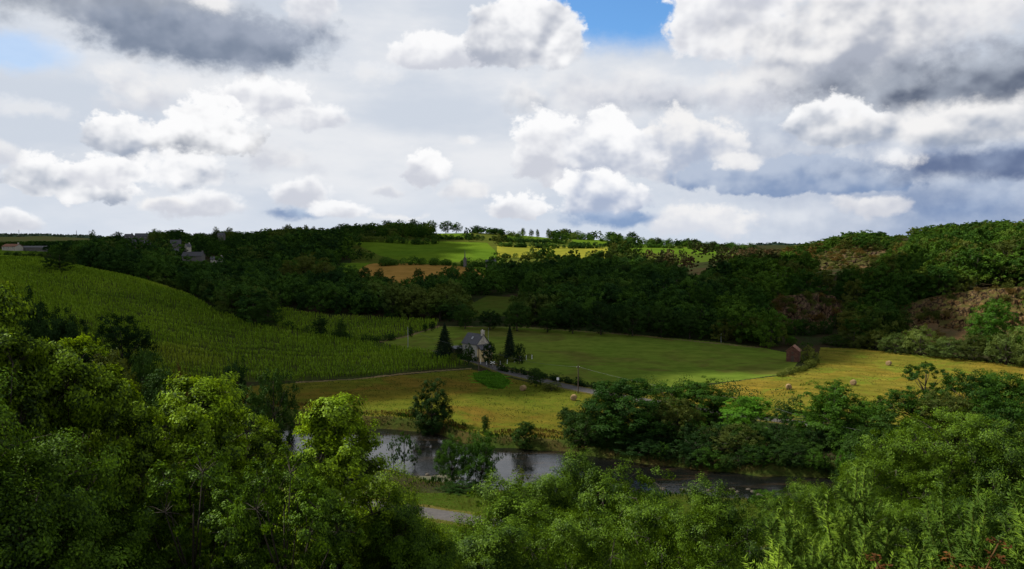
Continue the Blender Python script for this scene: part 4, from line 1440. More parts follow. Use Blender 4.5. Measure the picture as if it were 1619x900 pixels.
for i in range(26):
    px = 905 + i * 20 + random.uniform(-8, 8)
    u_, _ = uw(px, 700)
    Xb = u_ * 160
    for row in range(2):
        Yb_ = float(np.interp(u_ * 160, BF[:, 0], BF[:, 1])) + 2.5 + row * random.uniform(6, 11)
        Xq = u_ * Yb_
        hh = random.uniform(2.4, 3.8) + row * 2.2
        tree('bush', 'bank_thicket', (Xq, Yb_, hz1(Xq, Yb_) - 0.4), hh, hh * random.uniform(1.3, 1.7), ['dark', 'dark', 'dark', 'green'][(i + row) % 4],
             'bushy growth along the far bank under the riverside trees', 'shrub', 'thicket under the riverside trees')
for i in range(13):
    px = 905 + i * 58 + random.uniform(-12, 12)
    Yb_ = random.uniform(172, 186)
    Xq = uw(px, 680)[0] * Yb_
    hh = random.uniform(4, 6.5) * (1.0 if px < 1230 else 0.8)
    tree('broad', 'thicket_tree', (Xq, Yb_, hz1(Xq, Yb_) - 0.4), hh, hh * random.uniform(1.0, 1.3), 'dark',
         'dark tree in the belt between the river and the lane', 'tree', 'trees between the river and the lane')

# near bank of the river
for i, (px, yt, wd_, lab) in enumerate([(622, 690, 26, 'first young alder from the left standing in the shallows'), (640, 684, 28, 'second young alder from the left in the shallows'),
                                        (656, 696, 24, 'third young alder, lowest of the three in the shallows')]):
    ptree('open', 'young_alder', px, 752, yt, wd_, 'green', lab, Y=149, cat='alder', var=i)
ptree('broad', 'near_bank_tree', 715, 792, 688, 60, 'green', 'left half of the green tree pair on the near river bank', Y=134, var=1)
ptree('broad', 'near_bank_tree', 760, 795, 684, 70, 'green', 'right half of the green tree pair on the near river bank', Y=132, var=3)
ptree('bush', 'near_bank_shrub', 735, 800, 765, 90, 'dark', 'dark scrub at the foot of the near bank tree pair', Y=128, cat='shrub', var=0)
ptree('open', 'near_bank_tree', 822, 800, 736, 34, 'olive', 'sparse little tree in front of the pale water', Y=128, var=0)
ptree('bush', 'near_bank_shrub', 1215, 830, 775, 60, 'green', 'green shrub beside the rocky shallows', Y=118, cat='shrub', var=1)

# willow row at the far edge of the hay field
WR = [(1350, 552, 517, 62, 'olive', 'leftmost rounded willow of the row behind the hay field'), (1385, 556, 522, 44, 'olive', 'second willow of the row, small and dark'),
      (1415, 562, 526, 50, 'willow', 'third willow of the row behind the hay field'), (1455, 565, 514, 66, 'willow', 'tall pale willow standing out in the middle of the row'),
      (1500, 570, 533, 70, 'willow', 'low broad willow right of the tall pale one'), (1540, 573, 527, 60, 'olive', 'olive willow between two pale ones'),
      (1590, 580, 520, 76, 'willow', 'big pale willow near the right edge of the row'), (1632, 584, 516, 66, 'willow', 'willow cut by the right edge of the picture'),
      (1320, 550, 528, 44, 'dark', 'dark shrub at the left end of the willow row')]
for i, (px, yb, yt, wd_, mt, lab) in enumerate(WR):
    ptree('bush', 'willow', px, yb - 3, yt, wd_, mt, lab, y0=230, cat='willow', var=i, group='willows along the far edge of the hay field')
ptree('broad', 'cliff_tree', 1568, 565, 473, 80, 'bright', 'bright spreading tree in front of the ochre cliff', Y=285, var=1)
ptree('broad', 'cliff_tree', 1405, 545, 480, 70, 'dark', 'dark tree between the two rock faces', Y=308, var=2)
ptree('broad', 'cliff_tree', 1370, 540, 492, 50, 'green', 'green tree left of the dark one between the rock faces', Y=312, var=0)
ptree('bush', 'shed_shrub', 1277, 575, 545, 27, 'olive', 'rounded olive bush behind the brick shed', Y=258, cat='shrub', var=0)
ptree('bush', 'shed_shrub', 1287, 580, 556, 20, 'olive', 'small bush at the corner of the hay field by the shed', Y=254, cat='shrub', var=1)
ptree('open', 'shed_tree', 1274, 560, 541, 22, 'green', 'small open tree behind the brick shed', Y=280, var=1)
ptree('broad', 'shed_tree', 1250, 552, 530, 22, 'green', 'small green tree beyond the shed roof', Y=298, var=2)
ptree('bush', 'wood_edge_shrub', 1145, 543, 505, 50, 'olive', 'rounded olive shrub at the right end of the grass field', Y=312, cat='shrub', var=2)
ptree('bush', 'wood_edge_shrub', 1185, 548, 496, 60, 'olive', 'pale green tree group above the end of the grass field', Y=312, cat='shrub', var=0)
ptree('bush', 'wood_edge_shrub', 1215, 552, 515, 50, 'green', 'green shrub left of the shed along the wood', Y=305, cat='shrub', var=1)
for i in range(15):
    px = 1196 + i * 15.5
    Yq = random.uniform(318, 328)
    Xq = uw(px, 520)[0] * Yq
    hh = random.uniform(4.5, 7.5)
    tree('bush', 'cliff_foot_shrub', (Xq, Yq, hz1(Xq, Yq) - 0.3), hh, hh * random.uniform(1.0, 1.5), ['green', 'dark', 'olive', 'green'][i % 4],
         'shrub in the row at the foot of the purple brown rock face', 'shrub', 'shrubs at the foot of the left rock face')
# trees along the top edge of the grass field
for i, (px, yt, wd_) in enumerate([(735, 478, 40), (775, 484, 40), (818, 470, 52), (865, 480, 46), (905, 472, 50), (950, 468, 54), (1000, 478, 52), (1045, 476, 52), (1090, 484, 50)]):
    labs = ['leftmost dark tree behind the farmhouse field', 'dark tree behind the slim spruce', 'broad dark tree just right of the slim spruce', 'dark tree left of the middle of the field edge',
            'dark tree at the middle of the field edge', 'largest dark tree along the field edge', 'dark tree right of the largest along the field edge', 'dark tree below the yellow treetop',
            'last dark tree before the field edge turns down']
    ptree('broad', 'wood_edge_tree', px, 520 + (px - 735) * 0.045, yt + 6, wd_, 'dark', labs[i], y0=250, group='dark trees along the top of the grass field', var=i)
ptree('tall', 'yellow_tree', 1032, 505, 478, 26, 'bright', 'yellow green treetop glowing out of the dark wood', Y=355, var=0)
ptree('broad', 'bright_wood_tree', 1115, 500, 450, 50, 'green', 'fresh green tree above the rounded shrubs', Y=350, var=1)
ptree('tall', 'poplar_like_tree', 485, 470, 400, 44, 'olive', 'pale tall tree clump standing above the middle wood', Y=480, var=0)
ptree('tall', 'poplar_like_tree', 515, 470, 408, 36, 'olive', 'second pale tall tree right of the tallest clump', Y=485, var=1)
ptree('tall', 'poplar_like_tree', 458, 472, 412, 36, 'olive', 'third pale tall tree left of the tallest clump', Y=478, var=2)
ptree('broad', 'wheat_edge_tree', 600, 452, 424, 20, 'dark', 'round dark tree standing in front of the brown wheat', Y=520, var=0)
ptree('broad', 'wheat_edge_tree', 662, 452, 424, 20, 'dark', 'dark tree at the right of the brown wheat', Y=520, var=2)


# ------------------------------------------------------------------ woods
CLEAR = [   # what must stay visible: outline in the picture and the depth of the ground it belongs to
    ([(0, 409), (60, 410), (150, 430), (240, 450), (300, 468), (340, 494), (400, 517), (470, 530), (560, 542), (700, 565), (700, 600), (0, 600)], 215),
    ([(446, 494), (520, 505), (600, 508), (690, 510), (690, 520), (590, 540), (540, 540), (470, 524)], 300),
    ([(610, 540), (700, 520), (830, 521), (1000, 531), (1130, 543), (1240, 562), (1240, 600), (700, 600)], 230),
    ([(1300, 556), (1350, 555), (1619, 580), (1619, 640), (1200, 640)], 200),
    ([(550, 384), (620, 384), (770, 389), (776, 402), (700, 411), (648, 412), (612, 398), (560, 389)], 660),
    ([(790, 393), (957, 395), (957, 402), (790, 402)], 700),
    ([(568, 423), (600, 420), (650, 420), (742, 424), (700, 428), (640, 437), (620, 432), (575, 430)], 560),
    ([(750, 425), (822, 427), (822, 430), (760, 430)], 560),
    ([(690, 363), (730, 364), (730, 375), (700, 374)], 860),
    ([(812, 370), (862, 373), (862, 380), (812, 378)], 850),
    ([(910, 381), (958, 383), (958, 388), (910, 386)], 850),
    ([(995, 383), (1060, 385), (1060, 389), (995, 388)], 850),
    ([(990, 393), (1170, 395), (1170, 400), (1050, 401), (990, 398)], 700),
    ([(2, 396), (70, 396), (70, 402), (2, 402)], 560),
    ([(728, 488), (770, 474), (800, 470), (800, 485), (745, 494)], 400),
    ([(848, 480), (868, 480), (868, 488), (848, 488)], 400),
    ([(548, 418), (572, 416), (556, 428), (540, 426)], 560),
    # bare rock
    ([(1250, 480), (1275, 472), (1322, 474), (1326, 502), (1250, 504)], 330),
    ([(1440, 504), (1470, 484), (1535, 474), (1620, 466), (1620, 512), (1440, 514)], 295),
    ([(1296, 410), (1335, 396), (1385, 396), (1380, 416), (1300, 422)], 505),
    # houses of the village
    ([(10, 388), (34, 388), (34, 396), (10, 396)], 560), ([(40, 393), (70, 393), (70, 397), (40, 397)], 560),
    ([(188, 389), (232, 386), (232, 392), (188, 394)], 640), ([(305, 386), (316, 386), (316, 392), (305, 392)], 640),
    ([(246, 405), (330, 402), (356, 406), (356, 411), (246, 409)], 560), ([(731, 394), (738, 394), (738, 406), (731, 406)], 560),
    ([(1084, 418), (1128, 412), (1128, 420), (1084, 424)], 380),
]
CP = [(np.array(p, float), y) for p, y in CLEAR]


SKYL = np.array([(-400, 380), (0, 383), (140, 381), (175, 374), (232, 374), (240, 365), (285, 363), (300, 371), (340, 367), (400, 365), (450, 359), (520, 362), (545, 356), (600, 351), (620, 348),
                 (720, 351), (760, 359), (800, 365), (830, 373), (860, 367), (900, 363), (960, 367), (1010, 373), (1100, 379), (1160, 387), (1205, 394), (1255, 393), (1300, 381), (1320, 371), (1345, 367),
                 (1380, 367), (1410, 376), (1440, 374), (1450, 362), (1500, 356), (1560, 351), (1619, 351), (2000, 345)], float)


def woods():
    rng = np.random.default_rng(3)
    cand = []
    # jittered grid in plan, wider apart with distance
    Y = 236.0
    while Y < 1080:
        st = 8.6 + max(0, Y - 320) * 0.0040
        xs = np.arange(-0.80 * Y, 0.80 * Y, st)
        xs = xs + rng.uniform(-0.45, 0.45, len(xs)) * st
        yy = Y + rng.uniform(-0.45, 0.45, len(xs)) * st
        cand.append(np.stack([xs, yy], -1))
        Y += st * 0.92
    c = np.concatenate(cand)
    z, names = zones(c[:, 0], c[:, 1])
    hp_ = names.index('hill_pasture')
    z = np.where(z == hp_, 0, z)
    zz = z.copy()
    for dx, dy in ((3.5, 0), (-3.5, 0), (0, 4), (0, -4)):
        z2, _ = zones(c[:, 0] + dx, c[:, 1] + dy)
        z2 = np.where(z2 == hp_, 0, z2)
        zz = np.where(z2 != 0, np.where(z2 == names.index('scree'), zz, 99), zz)
    ok = (zz == 0) | (zz == names.index('scree'))
    scree = zz == names.index('scree')
    ok &= ~(scree & (rng.uniform(0, 1, len(c)) < 0.60))
    c, scree = c[ok], scree[ok]
    Z = hz(c[:, 0], c[:, 1])
    n1 = np.array([mnoise.noise(Vector((x * 0.02, y * 0.02, 0))) for x, y in c])
    h = rng.uniform(8.5, 16.5, len(c)) * (1 + 0.25 * n1)
    px0, py0 = topx(c[:, 0], c[:, 1], Z)
    # scrubby slopes on the right, tidy hedgerow height on the ridge
    right = (px0 > 1240) & (c[:, 1] < 620)
    h[right] *= rng.uniform(0.7, 1.15, right.sum())
    h[(c[:, 1] > 820)] *= 0.85
    h[scree] *= 0.35
    wr = rng.uniform(0.44, 0.62, len(c)) * h
    # open hilltop between the ridge hedges: thin out
    thin = (px0 > 745) & (px0 < 1230) & (c[:, 1] > 640)
    nz = np.array([mnoise.noise(Vector((x * 0.012 + 5, y * 0.03, 3))) for x, y in c])
    keep = ~thin | (nz > 0.10) | ((c[:, 1] > 930) & (rng.uniform(0, 1, len(c)) < 0.75))
    keep &= ~((px0 > 720) & (px0 < 830) & (c[:, 1] > 900) & (rng.uniform(0, 1, len(c)) < 0.7))
    # the skyline of the photograph caps the far trees
    cap = np.interp(px0, SKYL[:, 0], SKYL[:, 1]) + np.where(px0 > 1240, rng.uniform(-5, 9, len(c)), rng.uniform(-2, 6, len(c)))
    zcap = np.array([pz(a, b_, y_) for a, b_, y_ in zip(px0, cap, c[:, 1])])
    hc = np.minimum(h, zcap - Z)
    keep &= hc > 0.32 * h
    h = np.maximum(hc, 0.5)
    # keep the view of fields, rock and roofs open
    for (poly, yd) in CP:
        infront = c[:, 1] < yd + 1e3 * 0
        x0, x1 = poly[:, 0].min(), poly[:, 0].max()
        for fh in (0.35, 0.7, 1.0):
            for fw in (-0.8, 0, 0.8):
                qx, qy = topx(c[:, 0] + wr * fw * (1 if fh < 1 else 0.3), c[:, 1], Z + h * fh)
                hitp = inpoly(qx, qy, poly)
                # trees in front of or on the patch
                keep &= ~(hitp & (c[:, 1] < yd + 260))
    c, h, wr, Z, px0, py0, scree = c[keep], h[keep], wr[keep], Z[keep], px0[keep], py0[keep], scree[keep]
    # drop trees wholly hidden behind nearer ones or outside the frame
    tpx, tpy = topx(c[:, 0], c[:, 1], Z + h)
    order = np.argsort(c[:, 1])
    nb = 900
    sky = np.full(nb, 2000.0)
    vis = np.zeros(len(c), bool)
    for i in order:
        b = int((tpx[i] + 100) / 2)
        hw = max(1, int(wr[i] / c[i, 1] * F / 2 * 0.8))
        lo, hi = b - hw, b + hw + 1
        if hi <= 0 or lo >= nb:
            continue
        lo, hi = max(0, lo), min(nb, hi)
        seg = sky[lo:hi]
        if tpy[i] < seg.max() - 1.0:
            vis[i] = True
        cover = tpy[i] + (h[i] * F / c[i, 1]) * 0.30
        sky[lo:hi] = np.minimum(seg, cover)
    infr = (tpx > -70) & (tpx < 1690)
    side = (~infr) & (tpx > -500) & (tpx < 2120)
    print('wood candidates', len(c), 'visible', (vis & infr).sum(), 'side', side.sum())
    out = []
    size = h * F / c[:, 1]
    for i in np.where((vis & infr) | side)[0]:
        X, Y = c[i]
        px = px0[i]
        r = rng.uniform()
        if scree[i]:
            kind, mt = 'bush', 'bracken' if r < 0.65 else 'olive'
        elif 1020 < px < 1235 and 395 < py0[i] < 442 and Y > 420:
            kind, mt = 'farpine', 'pine'
        elif px > 1235 and 382 < tpy[i] < 440 and Y > 470:
            kind, mt = 'far', ('bracken' if r < 0.25 else 'olive' if r < 0.5 else 'hill_far')
        elif px > 1150:
            kind, mt = 'far', ('olive' if r < 0.15 else 'hill_far')
        elif X > -150 and Y > 640:
            kind, mt = 'far', 'hill_far' if r < 0.6 else 'wood_far'
        else:
            kind, mt = 'far', 'wood_far'
        if kind == 'far' and Y > 560:
            kind = 'ridge'
        if kind == 'far' and r > 0.93:
            kind = 'farpine'
        out.append((size[i] if infr[i] else 0, kind, X, Y, Z[i], h[i], wr[i] * 2, mt, px))
    for vs, sd_ in CLIFFV:
        rg = np.random.default_rng(int(sd_))
        for p in vs[rg.choice(len(vs), int(len(vs) * (0.012 if sd_ < 12 else 0.075)), replace=False)]:
            q, _ = topx(p[0], p[1], p[2])
            hh = rg.uniform(1.0, 3.4)
            if mnoise.noise(Vector((p[0] * .08, p[2] * .12, sd_))) < -0.12:
                continue
            out.append((0, 'bush', p[0], p[1] - 0.3, p[2] - 0.5, hh, hh * rg.uniform(1.0, 1.5), 'bracken' if rg.uniform() < 0.45 else 'olive', q))
    return out


WOODS = woods()
WOODS.sort(key=lambda t: -t[0])
NIND = 290


def region_of(px, Y):
    if Y < 345:
        return ('tree in the dark wood edge beyond the fields', 'nearest woodland trees') if px < 1150 else ('scrubby tree growing round the rock faces', 'scrub round the rock faces')
    if px < 420:
        return ('dark tree in the wood behind the left maize field', 'wood behind the maize')
    if px < 760:
        return ('dark tree in the wood below the brown wheat', 'wood below the wheat')
    if px < 1150:
        return ('dark tree in the valley wood right of the farmhouse', 'valley wood')
    return ('tree on the wooded hillside above the rock faces', 'hillside above the rock faces')


for k, (sz, kind, X, Y, Z, h, wd_, mt, px) in enumerate(WOODS[:NIND]):
    lab, grp = region_of(px, Y)
    tree(kind, 'woodland_tree' if kind != 'farpine' else 'pine_tree', (X, Y, Z - 0.2), h, wd_, mt, lab, 'tree', grp, trunk=(Y < 420), rz=random.uniform(0, 6.28))


def wood_mass(items, mat, label):
    """everything beyond the nearest trees: crowns instanced on points of one object"""
    if not items:
        return
    n = len(items)
    pts = np.array([(i[2], i[3], i[4] - 0.2) for i in items], np.float32)
    me = bpy.data.meshes.new('woodland')
    me.vertices.add(n)
    me.vertices.foreach_set('co', pts.ravel())
    sc = np.array([(i[6] / 2 / 0.5, i[6] / 2 / 0.5, i[5]) for i in items], np.float32)
    a = me.attributes.new('scl', 'FLOAT_VECTOR', 'POINT')
    a.data.foreach_set('vector', sc.ravel())
    rt = np.stack([np.zeros(n), np.zeros(n), RNG.uniform(0, 6.28, n)], -1).astype(np.float32)
    a = me.attributes.new('rot', 'FLOAT_VECTOR', 'POINT')
    a.data.foreach_set('vector', rt.ravel())
    kinds = [('far', 0), ('far', 1), ('far', 2), ('far', 3), ('farpine', 0), ('farpine', 1), ('ridge', 0), ('ridge', 1), ('ridge', 2), ('bush', 0)]
    ki = []
    for i in items:
        opts = [q for q, (kk, _) in enumerate(kinds) if kk == i[1]] or [0]
        ki.append(random.choice(opts))
    a = me.attributes.new('kind_index', 'INT', 'POINT')
    a.data.foreach_set('value', np.array(ki, np.int32))
    o = bpy.data.objects.new('woodland', me)
    COL.objects.link(o)
    tag(o, label, 'woodland', kind='stuff')
    g = bpy.data.node_groups.new('woodland_trees', 'GeometryNodeTree')
    g.interface.new_socket('Geometry', in_out='INPUT', socket_type='NodeSocketGeometry')
    g.interface.new_socket('Geometry', in_out='OUTPUT', socket_type='NodeSocketGeometry')
    N, L = g.nodes, g.links
    gi, go = N.new('NodeGroupInput'), N.new('NodeGroupOutput')
    join = N.new('GeometryNodeJoinGeometry')

    def named(nm, dt):
        q = N.new('GeometryNodeInputNamedAttribute')
        q.data_type = dt
        q.inputs[0].default_value = nm
        return q.outputs[0]
    scl, rot, kid = named('scl', 'FLOAT_VECTOR'), named('rot', 'FLOAT_VECTOR'), named('kind_index', 'INT')
    for q, (kk, vi) in enumerate(kinds):
        if q not in ki:
            continue
        src = MASS_SRC[(kk, vi)]
        oi = N.new('GeometryNodeObjectInfo')
        oi.transform_space = 'ORIGINAL'
        oi.inputs[0].default_value = src
        cmp_ = N.new('FunctionNodeCompare')
        cmp_.data_type = 'INT'
        cmp_.operation = 'EQUAL'
        L.new(kid, cmp_.inputs[2])
        cmp_.inputs[3].default_value = q
        sm = N.new('GeometryNodeSetMaterial')
        sm.inputs[2].default_value = LM[mat]
        L.new(oi.outputs['Geometry'], sm.inputs[0])
        iop = N.new('GeometryNodeInstanceOnPoints')
        L.new(gi.outputs[0], iop.inputs['Points'])
        L.new(cmp_.outputs[0], iop.inputs['Selection'])
        L.new(sm.outputs[0], iop.inputs['Instance'])
        L.new(rot, iop.inputs['Rotation'])
        L.new(scl, iop.inputs['Scale'])
        L.new(iop.outputs[0], join.inputs[0])
    L.new(join.outputs[0], go.inputs[0])
    md = o.modifiers.new('trees', 'NODES')
    md.node_group = g
    return o


# a real tree of each kind lends its crown to the mass
MASS_SRC = {}
for o in list(SC.objects):
    if o.name.split('.')[0] == 'crown':
        for kk, vs in TREES.items():
            for vi, (cr, _, _) in enumerate(vs):
                if o.data == cr and (kk, vi) not in MASS_SRC:
                    MASS_SRC[(kk, vi)] = o
# kinds that occur only in the far mass need one individual each
rest = WOODS[NIND:]
need = [('far', 0), ('far', 1), ('far', 2), ('far', 3), ('farpine', 0), ('farpine', 1), ('ridge', 0), ('ridge', 1), ('ridge', 2), ('bush', 0)]
for kk, vi in need:
    if (kk, vi) not in MASS_SRC:
        for idx, it in enumerate(rest):
            if it[1] == kk:
                sz, kind, X, Y, Z, h, wd_, mt, px = rest.pop(idx)
                lab, grp = region_of(px, Y)
                root = tree(kk, 'woodland_tree', (X, Y, Z - 0.2), h, wd_, mt, lab, 'tree', grp, trunk=False, var=vi)
                MASS_SRC[(kk, vi)] = root.children[0]
                break
        else:
            MASS_SRC[(kk, vi)] = next(iter(MASS_SRC.values()))
MASSLAB = {'wood_far': 'mass of dark trees filling the far woods and valley', 'hill_far': 'mass of trees covering the sunlit hilltops and ridge', 'olive': 'olive green scrub on the right hill',
           'bracken': 'brown scrub and bracken on the right hill', 'pine': 'far pines with brownish crowns in the wood'}
for mt in sorted({i[7] for i in rest}):
    wood_mass([i for i in rest if i[7] == mt], mt, MASSLAB[mt])
print('woods', len(WOODS), 'rest', len(rest))


# distinct trees on the skyline
SKY = [(147, 388, 363, 12), (185, 392, 366, 24), (250, 392, 362, 34), (275, 392, 363, 30), (342, 376, 358, 14), (362, 376, 359, 16), (455, 372, 354, 18), (484, 369, 355, 9), (496, 370, 357, 8),
       (545, 372, 353, 30), (575, 374, 353, 30), (612, 368, 348, 22), (632, 366, 347, 22), (655, 366, 346, 24), (680, 366, 348, 24), (705, 364, 349, 24), (722, 365, 351, 20),
       (755, 370, 356, 22), (785, 372, 360, 24), (827, 370, 360, 8), (840, 371, 362, 9), (850, 371, 362, 7), (868, 373, 361, 10), (893, 374, 361, 16), (912, 376, 364, 24), (965, 382, 366, 20), (1000, 383, 366, 24),
       (1040, 386, 375, 14), (1058, 386, 376, 14), (1085, 388, 377, 16), (1100, 388, 377, 14), (1128, 389, 381, 14), (1150, 390, 383, 14), (1190, 392, 386, 16)]
for i, (px, yb, yt, wd_) in enumerate(SKY):
    Y = 940 if px > 320 else 800
    u, _ = uw(px, yb)
    z = hz1(u * Y, Y)
    h = pz(px, yt, Y) - z
    where = 'left of the village' if px < 200 else 'above the village' if px < 400 else 'left of the hilltop copse' if px < 600 else 'in the hilltop copse' if px < 730 else \
        'right of the copse' if px < 830 else 'above the yellow field' if px < 1010 else 'toward the right end of the ridge'
    tree('broad', 'skyline_tree', (u * Y, Y, z - 0.3), h, wd_ * Y / F, 'wood_far', 'tree standing on the skyline ' + where, 'tree', 'trees on the skyline ' + where, var=i, trunk=True)


# far wooded ridges
def far_ridge(pts, Y, mat, label, seed, leaf=7.0, dens=14):
    rng = np.random.default_rng(seed)
    xs, zs = [], []
    for px, py in pts:
        u, _ = uw(px, py)
        xs.append(u * Y)
        zs.append(pz(px, py, Y))
    n = int((xs[-1] - xs[0]) * dens / 10)
    X = rng.uniform(xs[0], xs[-1], n)
    top = np.interp(X, xs, zs) + np.array([3.0 * mnoise.noise(Vector((x * 0.02, seed, 0))) + 3 * mnoise.noise(Vector((x * 0.006, seed, 3))) for x in X])
    t = rng.uniform(0, 1, n)
    c = np.stack([X, Y + (1 - t) * -300 + 200 * t, top - (1 - t) * 40], -1)
    nr = unit(rng.normal(size=(n, 3)) + np.array([0, -0.4, 1.0]))
    v, f = leaves(c, nr, leaf, leaf * 0.8, rng)
    # the hill body under the canopy
    o = obj('far_woodland', mesh_np('far_woodland', v, f), LM[mat])
    tag(o, label, 'woodland', kind='stuff')
    b = MB()
    q = [(x, Y - 330, z - 48) for x, z in zip(xs, zs)] + [(x, Y + 190, z - 1.5) for x, z in zip(xs, zs)] + [(x, Y + 700, z - 60) for x, z in zip(xs, zs)]
    m_ = len(xs)
    b.add(q, [(r * m_ + i, r * m_ + i + 1, (r + 1) * m_ + i + 1, (r + 1) * m_ + i) for r in range(2) for i in range(m_ - 1)])
    tag(b.build('far_hill', LM[mat]), kind='structure')


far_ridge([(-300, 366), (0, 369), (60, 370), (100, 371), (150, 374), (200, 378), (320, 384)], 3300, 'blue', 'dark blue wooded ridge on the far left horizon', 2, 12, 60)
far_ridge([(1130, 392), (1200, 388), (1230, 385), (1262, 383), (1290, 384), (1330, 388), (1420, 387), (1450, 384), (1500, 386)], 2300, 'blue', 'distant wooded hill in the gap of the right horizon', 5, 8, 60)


# ------------------------------------------------------------------ foreground trees
FG = [
    # kind, px, top, Y, crown width px, mat, label
    ('near_oak', -12, 452, 27, 150, 'oak_near', 'bright oak rising highest at the left edge'),
    ('near_oak', 98, 536, 29, 165, 'oak_near', 'second bright oak from the left edge'),
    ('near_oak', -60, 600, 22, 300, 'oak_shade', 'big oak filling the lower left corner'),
    ('near_oak', 182, 602, 31, 130, 'oak_near', 'oak with bright tips left of the centre left gap'),
    ('near_oak', 308, 596, 33, 150, 'oak_near', 'pointed bright oak top below the maize field'),
    ('near_open', 400, 646, 36, 125, 'oak_near', 'oak right of the pointed bright top'),
    ('near_open', 530, 628, 30, 150, 'oak_near', 'open oak with bright limbs in front of the river'),
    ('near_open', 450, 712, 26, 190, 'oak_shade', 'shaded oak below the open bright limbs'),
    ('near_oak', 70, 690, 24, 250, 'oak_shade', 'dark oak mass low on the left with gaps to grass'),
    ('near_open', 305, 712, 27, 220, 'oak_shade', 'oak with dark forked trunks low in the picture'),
    ('near_oak', 612, 745, 33, 160, 'oak_near', 'rounded oak below the young alders'),
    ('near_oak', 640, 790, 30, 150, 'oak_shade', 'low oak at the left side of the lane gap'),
    ('near_ash', 800, 760, 50, 190, 'ash_near', 'green bushy tree right of the lane gap'),
    ('near_oak', 672, 822, 38, 110, 'oak_near', 'small oak filling the left of the lane gap'),
    ('near_ash', 745, 852, 44, 80, 'ash_near', 'low green bush at the bottom of the lane gap'),
    ('near_ash', 925, 718, 58, 150, 'ash_near', 'pointed green treetop cutting into the river'),
    ('near_ash', 860, 748, 56, 150, 'ash_near', 'green treetop left of the pointed one'),
    ('near_ash', 990, 742, 55, 180, 'ash_near', 'rounded green tree right of the pointed treetop'),
    ('near_ash', 1120, 765, 58, 150, 'ash_near', 'green tree before the rocky shallows'),
    ('near_ash', 1050, 800, 44, 240, 'ash_near', 'wide green bush low in the middle of the picture'),
    ('near_ash', 900, 815, 42, 240, 'ash_near', 'green bush at the bottom edge left of middle'),
    ('near_ash', 1190, 812, 56, 170, 'ash_near', 'green bush left of the gorse'),
    ('near_ash', 780, 830, 40, 190, 'ash_near', 'dark bush at the bottom beside the lane gap'),
    ('near_ash', 1270, 762, 88, 120, 'ash_near', 'green tree behind the left gorse bush'),
    ('near_ash', 1345, 755, 80, 150, 'ash_near', 'green tree above the left gorse bush'),
    ('near_ash', 1510, 652, 100, 230, 'ash_near', 'big feathery ash on the right'),
    ('near_ash', 1610, 668, 96, 200, 'ash_near', 'feathery ash cut by the right edge'),
    ('near_ash', 1430, 700, 98, 170, 'ash_near', 'ash to the left of the big feathery one'),
    ('near_ash', 1440, 800, 70, 220, 'ash_near', 'dark green tree between the two gorse bushes'),
    ('near_ash', 1560, 790, 70, 220, 'ash_near', 'dark green tree behind the right gorse bush'),
]
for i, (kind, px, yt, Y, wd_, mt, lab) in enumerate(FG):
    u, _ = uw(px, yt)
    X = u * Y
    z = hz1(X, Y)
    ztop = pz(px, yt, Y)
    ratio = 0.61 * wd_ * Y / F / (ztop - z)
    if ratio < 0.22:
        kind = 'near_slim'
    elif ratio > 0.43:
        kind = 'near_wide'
    tree(kind, 'oak_tree' if mt.startswith('oak') else 'ash_tree', (X, Y, z - 0.2), ztop - z + 0.2, 1.22 * wd_ * Y / F, mt, lab, 'oak' if mt.startswith('oak') else 'ash', None, var=i)


